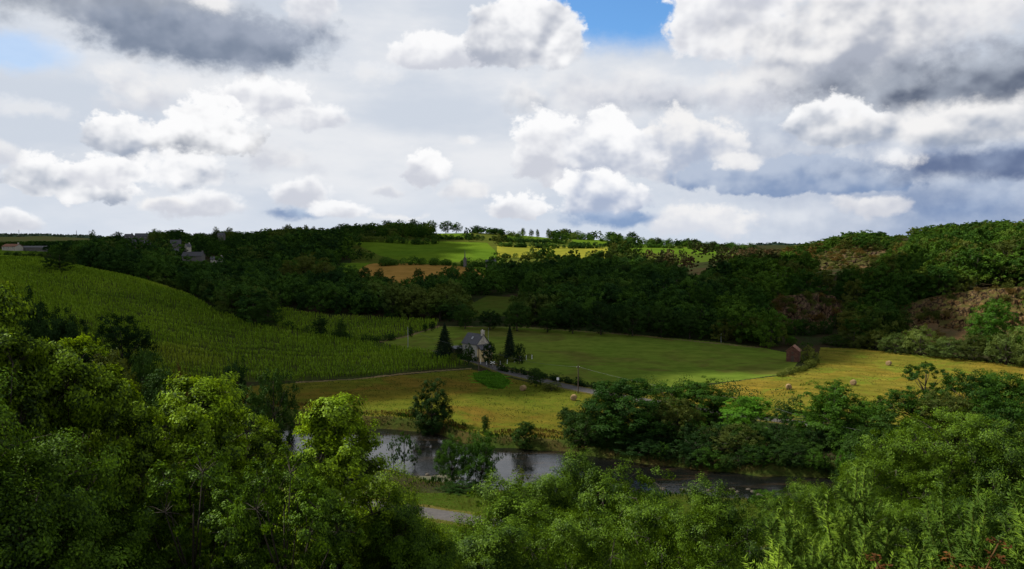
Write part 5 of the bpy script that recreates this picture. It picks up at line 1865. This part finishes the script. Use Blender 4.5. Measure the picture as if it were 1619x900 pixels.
# ------------------------------------------------------------------ gorse in front of the camera
def gorse(name, px, py, Y, hgt, spread, nst, label, seed, mat='gorse'):
    rng = np.random.default_rng(seed)
    u, _ = uw(px, py)
    X = u * Y
    z0 = hz1(X, Y)
    root = empty(name, (X, Y, z0), 0, label, 'gorse')
    sv, sf = [], []
    st = MB()
    nv = 0
    for s in range(nst):
        a = rng.uniform(0, 2 * math.pi)
        rr = spread * math.sqrt(rng.uniform(0, 1))
        bx, by = math.cos(a) * rr * 0.45, math.sin(a) * rr * 0.45
        tx, ty = math.cos(a) * rr, math.sin(a) * rr
        hh = hgt * rng.uniform(0.50, 1.04) ** 1.0 * (1 - 0.22 * (rr / spread) ** 2)
        n = 12
        p = [Vector((bx + (tx - bx) * (i / n) ** 1.3 + 0.012 * math.sin(i + s), by + (ty - by) * (i / n) ** 1.3, hh * i / n)) for i in range(n + 1)]
        st.tube(p, [0.007 * (1 - 0.75 * i / n) + 0.001 for i in range(n + 1)], 5, False)
        shoots = [(p, 0.25, 1.0)]
        for q in range(int(12 + hh * 12)):
            t = rng.uniform(0.28, 0.93)
            b0 = p[int(t * n)]
            al = rng.uniform(0, 2 * math.pi)
            ln = rng.uniform(0.10, 0.24) * (1.25 - t)
            e = b0 + Vector((math.cos(al) * ln * 0.75, math.sin(al) * ln * 0.75, ln * rng.uniform(0.7, 1.1)))
            pp = [b0.lerp(e, i / 5) + Vector((0, 0, 0.02 * (i / 5) ** 2)) for i in range(6)]
            st.tube(pp, [0.0035 * (1 - 0.6 * i / 5) for i in range(6)], 4, False)
            shoots.append((pp, 0.15, 1.0))
        for (pl, t0, t1) in shoots:
            L = sum((pl[i + 1] - pl[i]).length for i in range(len(pl) - 1))
            ns = int(L * 330)
            for _ in range(ns):
                t = rng.uniform(t0, t1)
                f = t * (len(pl) - 1)
                i = min(int(f), len(pl) - 2)
                b0 = pl[i].lerp(pl[i + 1], f - i)
                d = (pl[i + 1] - pl[i]).normalized()
                al = rng.uniform(0, 2 * math.pi)
                o = Vector((math.cos(al), math.sin(al), 0))
                o = (o - d * o.dot(d)).normalized()
                dirn = (o + d * rng.uniform(0.35, 1.1)).normalized()
                ln = rng.uniform(0.020, 0.052) * (1.15 - 0.55 * t)
                wv = dirn.cross(Vector((rng.normal(), rng.normal(), rng.normal()))).normalized() * 0.0030
                w2 = dirn.cross(wv).normalized() * 0.0030
                tip = b0 + dirn * ln
                sv += [b0 + wv, b0 - wv * 0.5 + w2, b0 - wv * 0.5 - w2, tip]
                sf += [(nv, nv + 1, nv + 3, nv + 3), (nv + 1, nv + 2, nv + 3, nv + 3), (nv + 2, nv, nv + 3, nv + 3)]
                nv += 4
    me = mesh_np('spines', np.array([tuple(v) for v in sv]), np.array(sf)[:, :3])
    obj('spines', me, LM[mat], root)
    st.build('stems', LM['olive'], root)
    return root


gorse('gorse_bush', 1335, 900, 3.3, 1.00, 0.36, 40, 'spiky green gorse bush standing left at the bottom right', 1)
gorse('gorse_bush', 1590, 900, 3.0, 1.06, 0.30, 34, 'spiky green gorse bush cut by the right edge', 2)
gorse('gorse_bush', 1225, 900, 3.1, 0.74, 0.12, 10, 'small low gorse shoot at the left end of the gorse', 3)
gorse('gorse_bush', 1470, 900, 3.0, 0.66, 0.20, 18, 'low gorse between the two tall bushes', 4)


def fern(name, px, Y, h, label, seed):
    rng = np.random.default_rng(seed)
    u, _ = uw(px, 900)
    X = u * Y
    root = empty(name, (X, Y, hz1(X, Y)), 0, label, 'fern')
    C_, N_ = [], []
    st = MB()
    for s in range(14):
        a = rng.uniform(0, 6.28)
        e = Vector((math.cos(a) * 0.32, math.sin(a) * 0.32, h * rng.uniform(0.7, 1.0)))
        p = [Vector((0, 0, 0)).lerp(e, i / 8) + Vector((0, 0, 0.14 * math.sin(math.pi * i / 8))) for i in range(9)]
        st.tube(p, [0.003] * 9, 4, False)
        for i in range(3, 9):
            for _ in range(26):
                side = Vector((-math.sin(a), math.cos(a), 0)) * rng.uniform(-0.11, 0.11) * (1.2 - i / 9)
                C_.append(tuple(p[i] + side + Vector(rng.normal(0, 0.008, 3))))
                N_.append((rng.normal() * 0.4, rng.normal() * 0.4, 1))
    v, f = leaves(np.array(C_), unit(np.array(N_)), 0.024, 0.010, rng)
    obj('fronds', mesh_np('fronds', v, f), LM['dead'], root)
    st.build('stalks', LM['dead'], root)


fern('dead_fern', 1497, 2.7, 0.74, 'rust brown dead bracken between the gorse bushes', 5)
fern('dead_fern', 1612, 2.7, 0.72, 'rust brown dead bracken in the bottom right corner', 7)


# ------------------------------------------------------------------ farmhouse
WALLW = surf('render_wall', (0.30, 0.28, 0.24), (0.36, 0.33, 0.27), 0.8, 0.95)
WALLY = surf('ochre_wall', (0.50, 0.38, 0.17), (0.56, 0.42, 0.20), 0.8, 0.95)
STONE = surf('rubble_stone', (0.40, 0.36, 0.29), (0.24, 0.20, 0.16), 3.0, 0.95, (0.50, 0.46, 0.38), 1.2, 0.03)
BRICK = surf('old_brick', (0.105, 0.042, 0.028), (0.065, 0.032, 0.022), 4.0, 0.95, (0.13, 0.065, 0.04), 1.0, 0.02)
TILE = surf('clay_tile', (0.22, 0.10, 0.06), (0.15, 0.075, 0.05), 2.0, 0.9)
GREYW = surf('grey_stone_wall', (0.085, 0.08, 0.075), (0.115, 0.108, 0.10), 1.0, 0.95)


def gable(bd, x0, x1, y0, y1, ze, zr, ov, th, ax='x'):
    """pitched roof slab, ridge along ax, closed with thickness"""
    if ax == 'x':
        ym = (y0 + y1) / 2
        s = (zr - ze) / (ym - y0)
        a, b = x0 - ov, x1 + ov
        pr = [(y0 - ov, ze - ov * s), (ym, zr), (y1 + ov, ze - ov * s), (y1 + ov, ze - ov * s + th), (ym, zr + th), (y0 - ov, ze - ov * s + th)]
        vs = [(a, p[0], p[1]) for p in pr] + [(b, p[0], p[1]) for p in pr]
    else:
        xm = (x0 + x1) / 2
        s = (zr - ze) / (xm - x0)
        a, b = y0 - ov, y1 + ov
        pr = [(x0 - ov, ze - ov * s), (xm, zr), (x1 + ov, ze - ov * s), (x1 + ov, ze - ov * s + th), (xm, zr + th), (x0 - ov, ze - ov * s + th)]
        vs = [(p[0], a, p[1]) for p in pr] + [(p[0], b, p[1]) for p in pr]
    fs = [(i, (i + 1) % 6, (i + 1) % 6 + 6, i + 6) for i in range(6)]
    fs += [(0, 5, 4, 1), (1, 4, 3, 2), (6, 7, 10, 11), (7, 8, 9, 10)]
    bd.add(vs, fs)


def house_body(bd, x0, x1, y0, y1, ze, zr, ax='x'):
    bd.box(x0, x1, y0, y1, -1.0, ze)
    if ax == 'x':
        ym = (y0 + y1) / 2
        bd.add([(x0, y0, ze), (x0, y1, ze), (x0, ym, zr), (x1, y0, ze), (x1, y1, ze), (x1, ym, zr)], [(0, 2, 1), (3, 4, 5), (0, 3, 5, 2), (1, 2, 5, 4)])
    else:
        xm = (x0 + x1) / 2
        bd.add([(x0, y0, ze), (x1, y0, ze), (xm, y0, zr), (x0, y1, ze), (x1, y1, ze), (xm, y1, zr)], [(0, 1, 2), (3, 5, 4), (0, 2, 5, 3), (1, 4, 5, 2)])


def window(root, x, y, z, w_, h_, face, fm=None):
    """framed window set proud of a wall; face is 'x-','x+','y-','y+'"""
    s = 0.05
    ax, sg = face[0], -1 if face[1] == '-' else 1
    b = MB()
    g = MB()

    def bx(m_, a0, a1, z0, z1, d0, d1):
        lo, hi = sorted((sg * d0, sg * d1))
        if ax == 'y':
            m_.box(x + a0, x + a1, y + lo, y + hi, z0, z1)
        else:
            m_.box(x + lo, x + hi, y + a0, y + a1, z0, z1)
    hw = w_ / 2
    bx(b, -hw, hw, z, z + s, 0, .08)
    bx(b, -hw, hw, z + h_ - s, z + h_, 0, .08)
    bx(b, -hw, -hw + s, z + s, z + h_ - s, 0, .08)
    bx(b, hw - s, hw, z + s, z + h_ - s, 0, .08)
    bx(b, -s / 2, s / 2, z + s, z + h_ - s, 0, .08)
    fr = b.build('window', fm or M['white'], root)
    bx(g, -hw + s, hw - s, z + s, z + h_ - s, 0.01, .03)
    g.build('pane', M['glass'], fr)


hp = hit(752, 572, 200)
farm = empty('farmhouse', (hp.x, hp.y + 5.5, hp.z - 0.3), R(-48), 'cream farmhouse with dark slate roof, stone gable and chimney by the lane', 'house')
b = MB()
house_body(b, -4.2, 3.6, -2.7, 2.7, 6.0, 9.0, 'x')
b.build('wall', WALLW, farm)
b = MB()      # stone gable skin on the end facing right
b.add([(3.66, -2.72, 5.75), (3.66, 2.72, 5.75), (3.66, 0, 8.85), (3.62, -2.72, 5.75), (3.62, 2.72, 5.75), (3.62, 0, 8.85)], [(0, 1, 2), (3, 5, 4), (0, 2, 5, 3), (1, 4, 5, 2), (0, 3, 4, 1)])
b.build('gable', STONE, farm)
b = MB()
gable(b, -4.2, 3.6, -2.7, 2.7, 6.05, 9.05, 0.35, 0.16, 'x')
rf = b.build('roof', M['slate'], farm)
b = MB()
b.box(3.0, 3.8, -0.5, 0.5, 8.3, 10.2)
b.box(2.92, 3.88, -0.58, 0.58, 10.2, 10.4)
b.box(3.1, 3.4, -0.2, 0.2, 10.4, 10.8)
b.build('chimney', STONE, rf)
b = MB()
b.box(-0.8, 0.0, -1.75, -1.74, 7.1, 7.2)
b.v = [(-0.7, -1.75, 7.32), (0.1, -1.75, 7.32), (0.1, -1.05, 8.10), (-0.7, -1.05, 8.10), (-0.7, -1.80, 7.42), (0.1, -1.80, 7.42), (0.1, -1.10, 8.20), (-0.7, -1.10, 8.20)]
b.build('skylight', M['metal'], rf)
b = MB()      # slate pent roof across the gable and ochre bay under it
b.add([(3.67, -2.9, 5.8), (3.67, 2.9, 5.8), (5.9, 2.9, 4.3), (5.9, -2.9, 4.3), (3.67, -2.9, 5.65), (3.67, 2.9, 5.65), (5.9, 2.9, 4.15), (5.9, -2.9, 4.15)],
      [(0, 3, 2, 1), (4, 5, 6, 7), (0, 1, 5, 4), (1, 2, 6, 5), (2, 3, 7, 6), (3, 0, 4, 7)])
b.build('pent_roof', M['slate'], farm)
b = MB()
b.box(3.7, 5.6, -2.6, 2.6, -1.0, 4.25)
b.build('bay', WALLY, farm)
window(farm, -2.4, -2.7, 3.6, 1.1, 1.5, 'y-')
window(farm, 0.4, -2.7, 3.6, 1.1, 1.5, 'y-')
window(farm, -2.4, -2.7, 0.9, 1.1, 1.5, 'y-')
window(farm, 5.6, -1.2, 2.2, 1.0, 1.3, 'x+')
window(farm, 5.6, 1.2, 2.2, 1.0, 1.3, 'x+')
b = MB()
b.box(-0.1, 0.9, -2.78, -2.7, 0, 2.2)
dr = b.build('door', surf('door_paint', (0.10, 0.06, 0.03), (0.12, 0.07, 0.04)), farm)
b = MB()
b.box(0.7, 0.78, -2.84, -2.78, 1.0, 1.14)
b.build('handle', M['metal'], dr)

sp = hit(726, 561, 200)
sh = empty('carport', (sp.x, sp.y, sp.z), R(20), 'dark open carport at the left side of the farmhouse', 'carport')
b = MB()
for x in (-2.2, 2.2):
    for y in (-2, 2):
        b.box(x - .1, x + .1, y - .1, y + .1, -0.3, 2.3)
b.box(-2.2, 2.2, 1.95, 2.05, 0, 2.3)
b.box(-2.25, -2.15, -1.9, 1.9, 0, 2.3)
b.build('frame', M['wood_pole'], sh)
b = MB()
b.add([(-2.6, -2.4, 2.35), (2.6, -2.4, 2.35), (2.6, 2.4, 2.8), (-2.6, 2.4, 2.8), (-2.6, -2.4, 2.45), (2.6, -2.4, 2.45), (2.6, 2.4, 2.9), (-2.6, 2.4, 2.9)],
      [(0, 3, 2, 1), (4, 5, 6, 7), (0, 1, 5, 4), (1, 2, 6, 5), (2, 3, 7, 6), (3, 0, 4, 7)])
b.build('roof', M['slate'], sh)

# brick shed in the field corner
sp = hit(1257, 572, 200)
shed = empty('brick_shed', (sp.x, sp.y + 1.5, sp.z), R(-28), 'small red brick shed with tiled roof at the corner of the fields', 'shed')
b = MB()
house_body(b, -2.0, 2.0, -2.2, 2.2, 3.6, 5.2, 'y')
b.build('wall', BRICK, shed)
b = MB()
gable(b, -2.0, 2.0, -2.2, 2.2, 3.65, 5.25, 0.3, 0.14, 'y')
b.build('roof', TILE, shed)
b = MB()
b.box(-0.5, 0.5, -2.26, -2.2, 0, 2.0)
b.build('door', M['wood_pole'], shed)
b = MB()
b.box(-0.3, 0.3, -2.25, -2.2, 2.7, 3.3)
b.build('hatch', M['wood_pole'], shed)


# village houses
def cottage(px, py, wd_, dp, he, hr, rot, wall, roof, label, name='village_house', y0=400, wins=2, Y=None, ch=True):
    k_ = 1.0
    if Y:
        u, ww = uw(px, py)
        k_ = 0.62
        p = Vector((u * Y, Y, pz(px, py + 1.5, Y)))
    else:
        p = hit(px, py, y0)
    wd_, dp, he, hr = wd_ * k_, dp * k_, he * k_, hr * k_
    r = empty(name, p, R(rot), label, 'house')
    b = MB()
    house_body(b, -wd_ / 2, wd_ / 2, -dp / 2, dp / 2, he, hr, 'x')
    b.v = [(x, y, z if z > -0.5 else -5) for x, y, z in b.v]
    b.build('wall', wall, r)
    b = MB()
    gable(b, -wd_ / 2, wd_ / 2, -dp / 2, dp / 2, he + .05, hr + .05, 0.35, 0.2, 'x')
    rf = b.build('roof', roof, r)
    if ch:
        b = MB()
        b.box(wd_ / 2 - 1.3, wd_ / 2 - .3, -.45, .45, hr - .6, hr + 1.2)
        b.build('chimney', wall, rf)
    for i in range(wins):
        x = -wd_ / 2 + wd_ * (i + .5) / wins
        window(r, x, -dp / 2, he * 0.42, 1.0, 1.4, 'y-')
    return r


cottage(20, 396, 12, 8, 3.0, 4.8, -10, WALLW, TILE, 'pale house with orange tiled roof at far left below the horizon', 'farm_cottage', 400, 3)
cottage(52, 397, 24, 7, 2.6, 3.8, -4, GREYW, M['slate'], 'long low grey barn right of the white house at far left', 'barn', 400, 0, ch=False)
cottage(196, 391, 14, 9, 4.2, 8.5, 15, GREYW, M['slate'], 'grey slate house at the left of the village with gable wall', Y=700, wins=3)
cottage(212, 387, 18, 9, 4.5, 9.0, -12, GREYW, M['slate'], 'larger slate house behind the leftmost village house', Y=745, wins=3)
cottage(231, 390, 10, 8, 6.0, 10.0, 60, GREYW, M['slate'], 'tall narrow gabled house in the village', Y=730, wins=2)
cottage(224, 376, 20, 10, 4.5, 9.0, 8, GREYW, M['slate'], 'slate house high up beside the village skyline', Y=850, wins=3)
cottage(204, 376, 14, 9, 4.0, 8.0, -8, GREYW, M['slate'], 'small slate house on the village skyline', Y=860, wins=2)
cottage(278, 388, 14, 9, 4.0, 9.0, 20, GREYW, M['slate'], 'pointed slate roof house above the willowy trees', Y=720, wins=2)
cottage(297, 392, 7, 6, 3.4, 7.0, 55, WALLW, M['slate'], 'small house with pale gable in the village trees', Y=700, wins=1)
cottage(262, 411, 26, 8, 3.0, 5.8, 0, GREYW, M['slate'], 'long low slate barn below the village', 'barn', Y=590, wins=0, ch=False)
cottage(306, 408, 26, 9, 4.0, 8.4, -6, GREYW, M['slate'], 'big slate roofed barn in the lower village', 'barn', Y=610, wins=0)
cottage(276, 402, 9, 8, 4.5, 8.5, 30, GREYW, M['slate'], 'small slate house between the two barns', Y=640, wins=2)
cottage(343, 413, 13, 8, 3.4, 6.2, 10, WALLW, M['slate'], 'pale walled house at the right end of the village', Y=580, wins=3)
cottage(350, 373, 12, 8, 3.5, 7.0, 0, GREYW, M['slate'], 'small slate house in trees on the skyline above the village', Y=900, wins=2)
cottage(776, 417, 12, 7, 3.2, 5.6, 5, GREYW, M['slate'], 'grey roofed cottage half hidden by the hedge below the yellow field', Y=600, wins=2)
r = cottage(735, 411, 5, 3.6, 2.6, 5.0, 90, GREYW, M['slate'], 'tiny white chapel with a thin spire below the green hill field', 'chapel', Y=615, wins=1, ch=False)
b = MB()
b.tube([(0, 0, 2.5), (0, 0, 4.6)], [0.45, 0.4], 8)
b.tube([(0, 0, 4.6), (0, 0, 9.0)], [0.36, 0.03], 8)
b.build('spire', GREYW, r)


# ------------------------------------------------------------------ poles, posts, signs
def pole(px, yb, yt, r, label, mat, cross=True, y0=200, name='utility_pole', Y=None):
    p = hit(px, yb, y0)
    h = pz(px, yt, p.y) - p.z
    rt = empty(name, p, R(random.uniform(-20, 20)), label, 'pole')
    b = MB()
    b.tube([(0, 0, -0.5), (0.02, 0, h * .5), (0, 0, h)], [r, r * .85, r * .7], 8)
    b.build('shaft', mat, rt)
    if cross:
        b = MB()
        b.box(-0.45, 0.45, -0.05, 0.05, h - 0.75, h - 0.62)
        a = b.build('crossarm', mat, rt)
        for x in (-0.38, 0, 0.38):
            b = MB()
            b.tube([(x, 0, h - .62), (x, 0, h - .5), (x, 0, h - .42)], [.03, .05, .03], 6)
            b.build('insulator', M['white'], a)
    return p + Vector((0, 0, h - 0.5))


tops = [pole(645, 553, 517, 0.11, 'thin grey pole at the corner of the maize field', M['metal'], False),
        pole(757, 587, 548, 0.17, 'brown wooden pole in front of the farmhouse', M['wood_pole']),
        pole(914, 622, 577, 0.17, 'leaning dark wooden pole beside the lane', M['wood_pole'])]
pole(772, 545, 518, 0.07, 'thin pale mast standing behind the farmhouse', M['metal'], False)
pole(692, 520, 503, 0.09, 'thin pole at the end of the small maize field', M['wood_pole'], False)
pole(1140, 542, 527, 0.10, 'pale post at the edge of the wood beyond the grass field', M['metal'], False)
for i, (px, yb, yt) in enumerate([(30, 371, 363.5), (121, 372, 364.5), (141, 373, 365)]):
    Y = 3300
    u, _ = uw(px, yb)
    m_ = empty('radio_mast', (u * Y, Y, pz(px, yb, Y) - 6), 0, ['thin mast on the blue ridge at the far left', 'taller mast on the blue ridge near the pointed tree', 'short mast on the blue ridge right of the other two'][i], 'mast')
    b = MB()
    hh = pz(px, yt, Y) - pz(px, yb, Y) + 6
    b.tube([(0, 0, 0), (0, 0, hh)], [1.3, 0.7], 6)
    b.build('lattice', M['wire'], m_)
    b = MB()
    b.tube([(0, 0, hh - 3), (0, 0, hh - 1)], [1.8, 1.8], 8)
    b.build('antenna', M['white'], m_)


def wire(a, c, sag, label):
    pts = []
    for i in range(25):
        t = i / 24
        p = a.lerp(c, t)
        p.z -= sag * 4 * t * (1 - t)
        pts.append(p)
    b = MB()
    b.tube(pts, [0.022] * 25, 4)
    o = b.build('overhead_wire', M['wire'])
    tag(o, label, 'wire')


wire(tops[0], tops[1], 1.2, 'overhead wire from the maize corner pole to the farmhouse pole')
wire(tops[1], tops[2], 1.2, 'overhead wire from the farmhouse pole to the leaning lane pole')
u, _ = uw(1195, 640)
p3 = Vector((uw(1190, 630)[0] * 178, 178, pz(1190, 632, 178)))
p4 = Vector((uw(1420, 695)[0] * 140, 140, pz(1420, 690, 140)))
wire(tops[2], p3, 1.0, 'overhead wire from the leaning pole into the riverside trees')
wire(p3, p4, 1.0, 'overhead wire hanging across the trees at lower right')

# garden fence with white posts
gf = None
posts = [(760, 575), (769, 577), (779, 580), (791, 578), (802, 576), (813, 573), (823, 571), (832, 569), (841, 568)]
g0 = hit(*posts[0], 200)
gf = empty('garden_fence', g0, 0, 'white post and wire fence round the farmhouse garden', 'fence')
prev = None
wb = MB()
for q in posts:
    p = hit(*q, 200) - g0
    b = MB()
    b.tube([p + Vector((0, 0, -0.3)), p + Vector((0, 0, 1.5))], [0.10, 0.09], 6)
    b.build('post', M['white'], gf)
    if prev is not None:
        for zz_ in (0.6, 1.2):
            wb.tube([prev + Vector((0, 0, zz_)), p + Vector((0, 0, zz_))], [0.015, 0.015], 4)
    prev = p
wb.build('rail', M['wire'], gf)


def road_sign(px, yb, h, label, shape):
    p = hit(px, yb, 150)
    r = empty('road_sign', p, R(-10), label, 'sign')
    b = MB()
    b.tube([(0, 0, -0.3), (0, 0, h)], [0.06, 0.06], 6)
    b.build('post', M['wood_pole'] if shape == 'cross' else M['metal'], r)
    b = MB()
    if shape == 'cross':
        for s in (-1, 1):
            b.add([(-.7, -.08, h - .2 + s * -.35), (.7, -.08, h - .2 + s * .35), (.7, -.08, h + .0 + s * .35), (-.7, -.08, h + .0 + s * -.35),
                   (-.7, -.05 + .01 * s, h - .2 + s * -.35), (.7, -.05 + .01 * s, h - .2 + s * .35), (.7, -.05 + .01 * s, h + .0 + s * .35), (-.7, -.05 + .01 * s, h + .0 + s * -.35)],
                  [(0, 1, 2, 3), (4, 7, 6, 5), (0, 4, 5, 1), (2, 6, 7, 3)])
    else:
        b.box(-0.35, 0.35, -0.10, -0.06, h - 0.75, h)
    b.build('panel', M['white'], r)


road_sign(779, 586, 2.6, 'white crossed sign on a dark post beside the lane at the nettles', 'cross')
road_sign(882, 606, 1.6, 'small grey sign beside the lane right of the round tree', 'panel')

# ------------------------------------------------------------------ hay bales
HAYM, hk = new_mat('rolled_hay')
_t = hk.node('ShaderNodeTexCoord')
_n, _ = hk.noise(hk.vm('MULTIPLY', _t.outputs['Object'], (1.0, 6, 6)), 3.0, 5, 0.7)
_c = hk.mix(hk.ramp(_n, 0.3, 0.7), (0.15, 0.10, 0.045, 1), (0.30, 0.21, 0.11, 1))
_b = hk.node('ShaderNodeBsdfDiffuse')
hk.put(_b.inputs[0], _c)
finish(hk, _b.outputs[0])


def bale_mesh(seed):
    rng = np.random.default_rng(seed)
    n, m_ = 36, 7
    b = MB()
    vs, fs = [], []
    W_, r = 1.3, 0.78
    prof = [(-W_ / 2, 0.0), (-W_ / 2, 0.45), (-W_ / 2, 0.90), (-W_ / 2 + .05, 0.98), (-W_ / 4, 1.0), (0, 0.99), (W_ / 4, 1.0), (W_ / 2 - .05, 0.98), (W_ / 2, 0.90), (W_ / 2, 0.45), (W_ / 2, 0.0)]
    for (x, k) in prof:
        for j in range(n):
            a = 2 * math.pi * j / n
            rr = r * k * (1 + rng.normal(0, 0.012))
            z = math.sin(a) * rr
            z = max(z, -r * 0.93)
            vs.append((x + rng.normal(0, .012), math.cos(a) * rr, z + r * 0.92))
    for i in range(len(prof) - 1):
        for j in range(n):
            fs.append((i * n + j, i * n + (j + 1) % n, (i + 1) * n + (j + 1) % n, (i + 1) * n + j))
    b.add(vs, fs)
    return b.mesh('hay_bale', True)


BALE = bale_mesh(1)
BALES = [(827, 618, 20, 'hay bale on the meadow below the roadside tree'), (907, 633, 35, 'hay bale on the meadow at the right, near the leaning pole'),
         (1349, 609, 12, 'hay bale in the middle of the golden field'), (1405, 578, 5, 'farthest hay bale in the golden field near the willows'),
         (1391, 641, 25, 'nearest hay bale of the golden field above the treetops'), (1247, 616, 40, 'hay bale half hidden behind the hedge at the left of the golden field')]
for i, (px, py, rz, lab) in enumerate(BALES):
    p = hit(px, py, 150)
    o = bpy.data.objects.new('hay_bale', BALE)
    COL.objects.link(o)
    if i == 0:
        BALE.materials.append(HAYM)
    o.location = p
    o.rotation_euler = (0, 0, R(rz + 38))
    tag(o, lab, 'hay bale', 'round hay bales on the fields')

# ------------------------------------------------------------------ stones in the shallows
STM = surf('river_stone', (0.030, 0.026, 0.018), (0.055, 0.045, 0.030), 2.0, 0.7)
rs = np.random.default_rng(44)
import bmesh
SM = []
for k in range(3):
    bm = bmesh.new()
    bmesh.ops.create_icosphere(bm, subdivisions=2, radius=0.5)
    for v in bm.verts:
        n_ = mnoise.noise(v.co * 2.5 + Vector((k * 7, 0, 0)))
        v.co = Vector((v.co.x * 1.2, v.co.y * 0.9, v.co.z * 0.6)) * (1 + 0.4 * n_)
    me = bpy.data.meshes.new('river_stone')
    bm.to_mesh(me)
    bm.free()
    for p in me.polygons:
        p.use_smooth = True
    me.materials.append(STM)
    SM.append(me)
for k in range(46):
    if k < 34:
        px, py = rs.uniform(1040, 1215), rs.uniform(772, 806)
        lab, grp = 'brown stone in the shallow rapids below the willow', 'stones in the rapids'
    else:
        px, py = rs.uniform(660, 720), rs.uniform(748, 772)
        lab, grp = 'low stone at the muddy shoal by the near bank trees', 'stones at the shoal'
    u, ww = uw(px, py)
    Y = -CAMZ / ww
    o = bpy.data.objects.new('river_stone', SM[k % 3])
    COL.objects.link(o)
    s = rs.uniform(0.4, 1.3)
    o.scale = (s, s, s)
    o.location = (u * Y, Y, rs.uniform(-0.15, 0.05))
    o.rotation_euler = (0, 0, rs.uniform(0, 6.28))
    tag(o, lab, 'stone', grp)
# muddy shoal
u, ww = uw(690, 758)
Ys_ = -CAMZ / ww
b = MB()
nn = 40
ring = [(u * Ys_ + 5.5 * math.cos(a) * (1 + .2 * math.sin(3 * a)), Ys_ + 3.6 * math.sin(a) * (1 + .15 * math.cos(5 * a)), -0.12) for a in [2 * math.pi * i / nn for i in range(nn)]]
b.add(ring + [(u * Ys_, Ys_, 0.16)] + [(u * Ys_ + (x - u * Ys_) * .55, Ys_ + (y - Ys_) * .55, 0.10) for x, y, z in ring],
      [(i, (i + 1) % nn, nn + 1 + (i + 1) % nn, nn + 1 + i) for i in range(nn)] + [(nn + 1 + i, nn + 1 + (i + 1) % nn, nn) for i in range(nn)])
tag(b.build('river_shoal', surf('shoal_mud', (0.045, 0.05, 0.018), (0.065, 0.055, 0.03), 0.8, 0.6)), kind='structure')
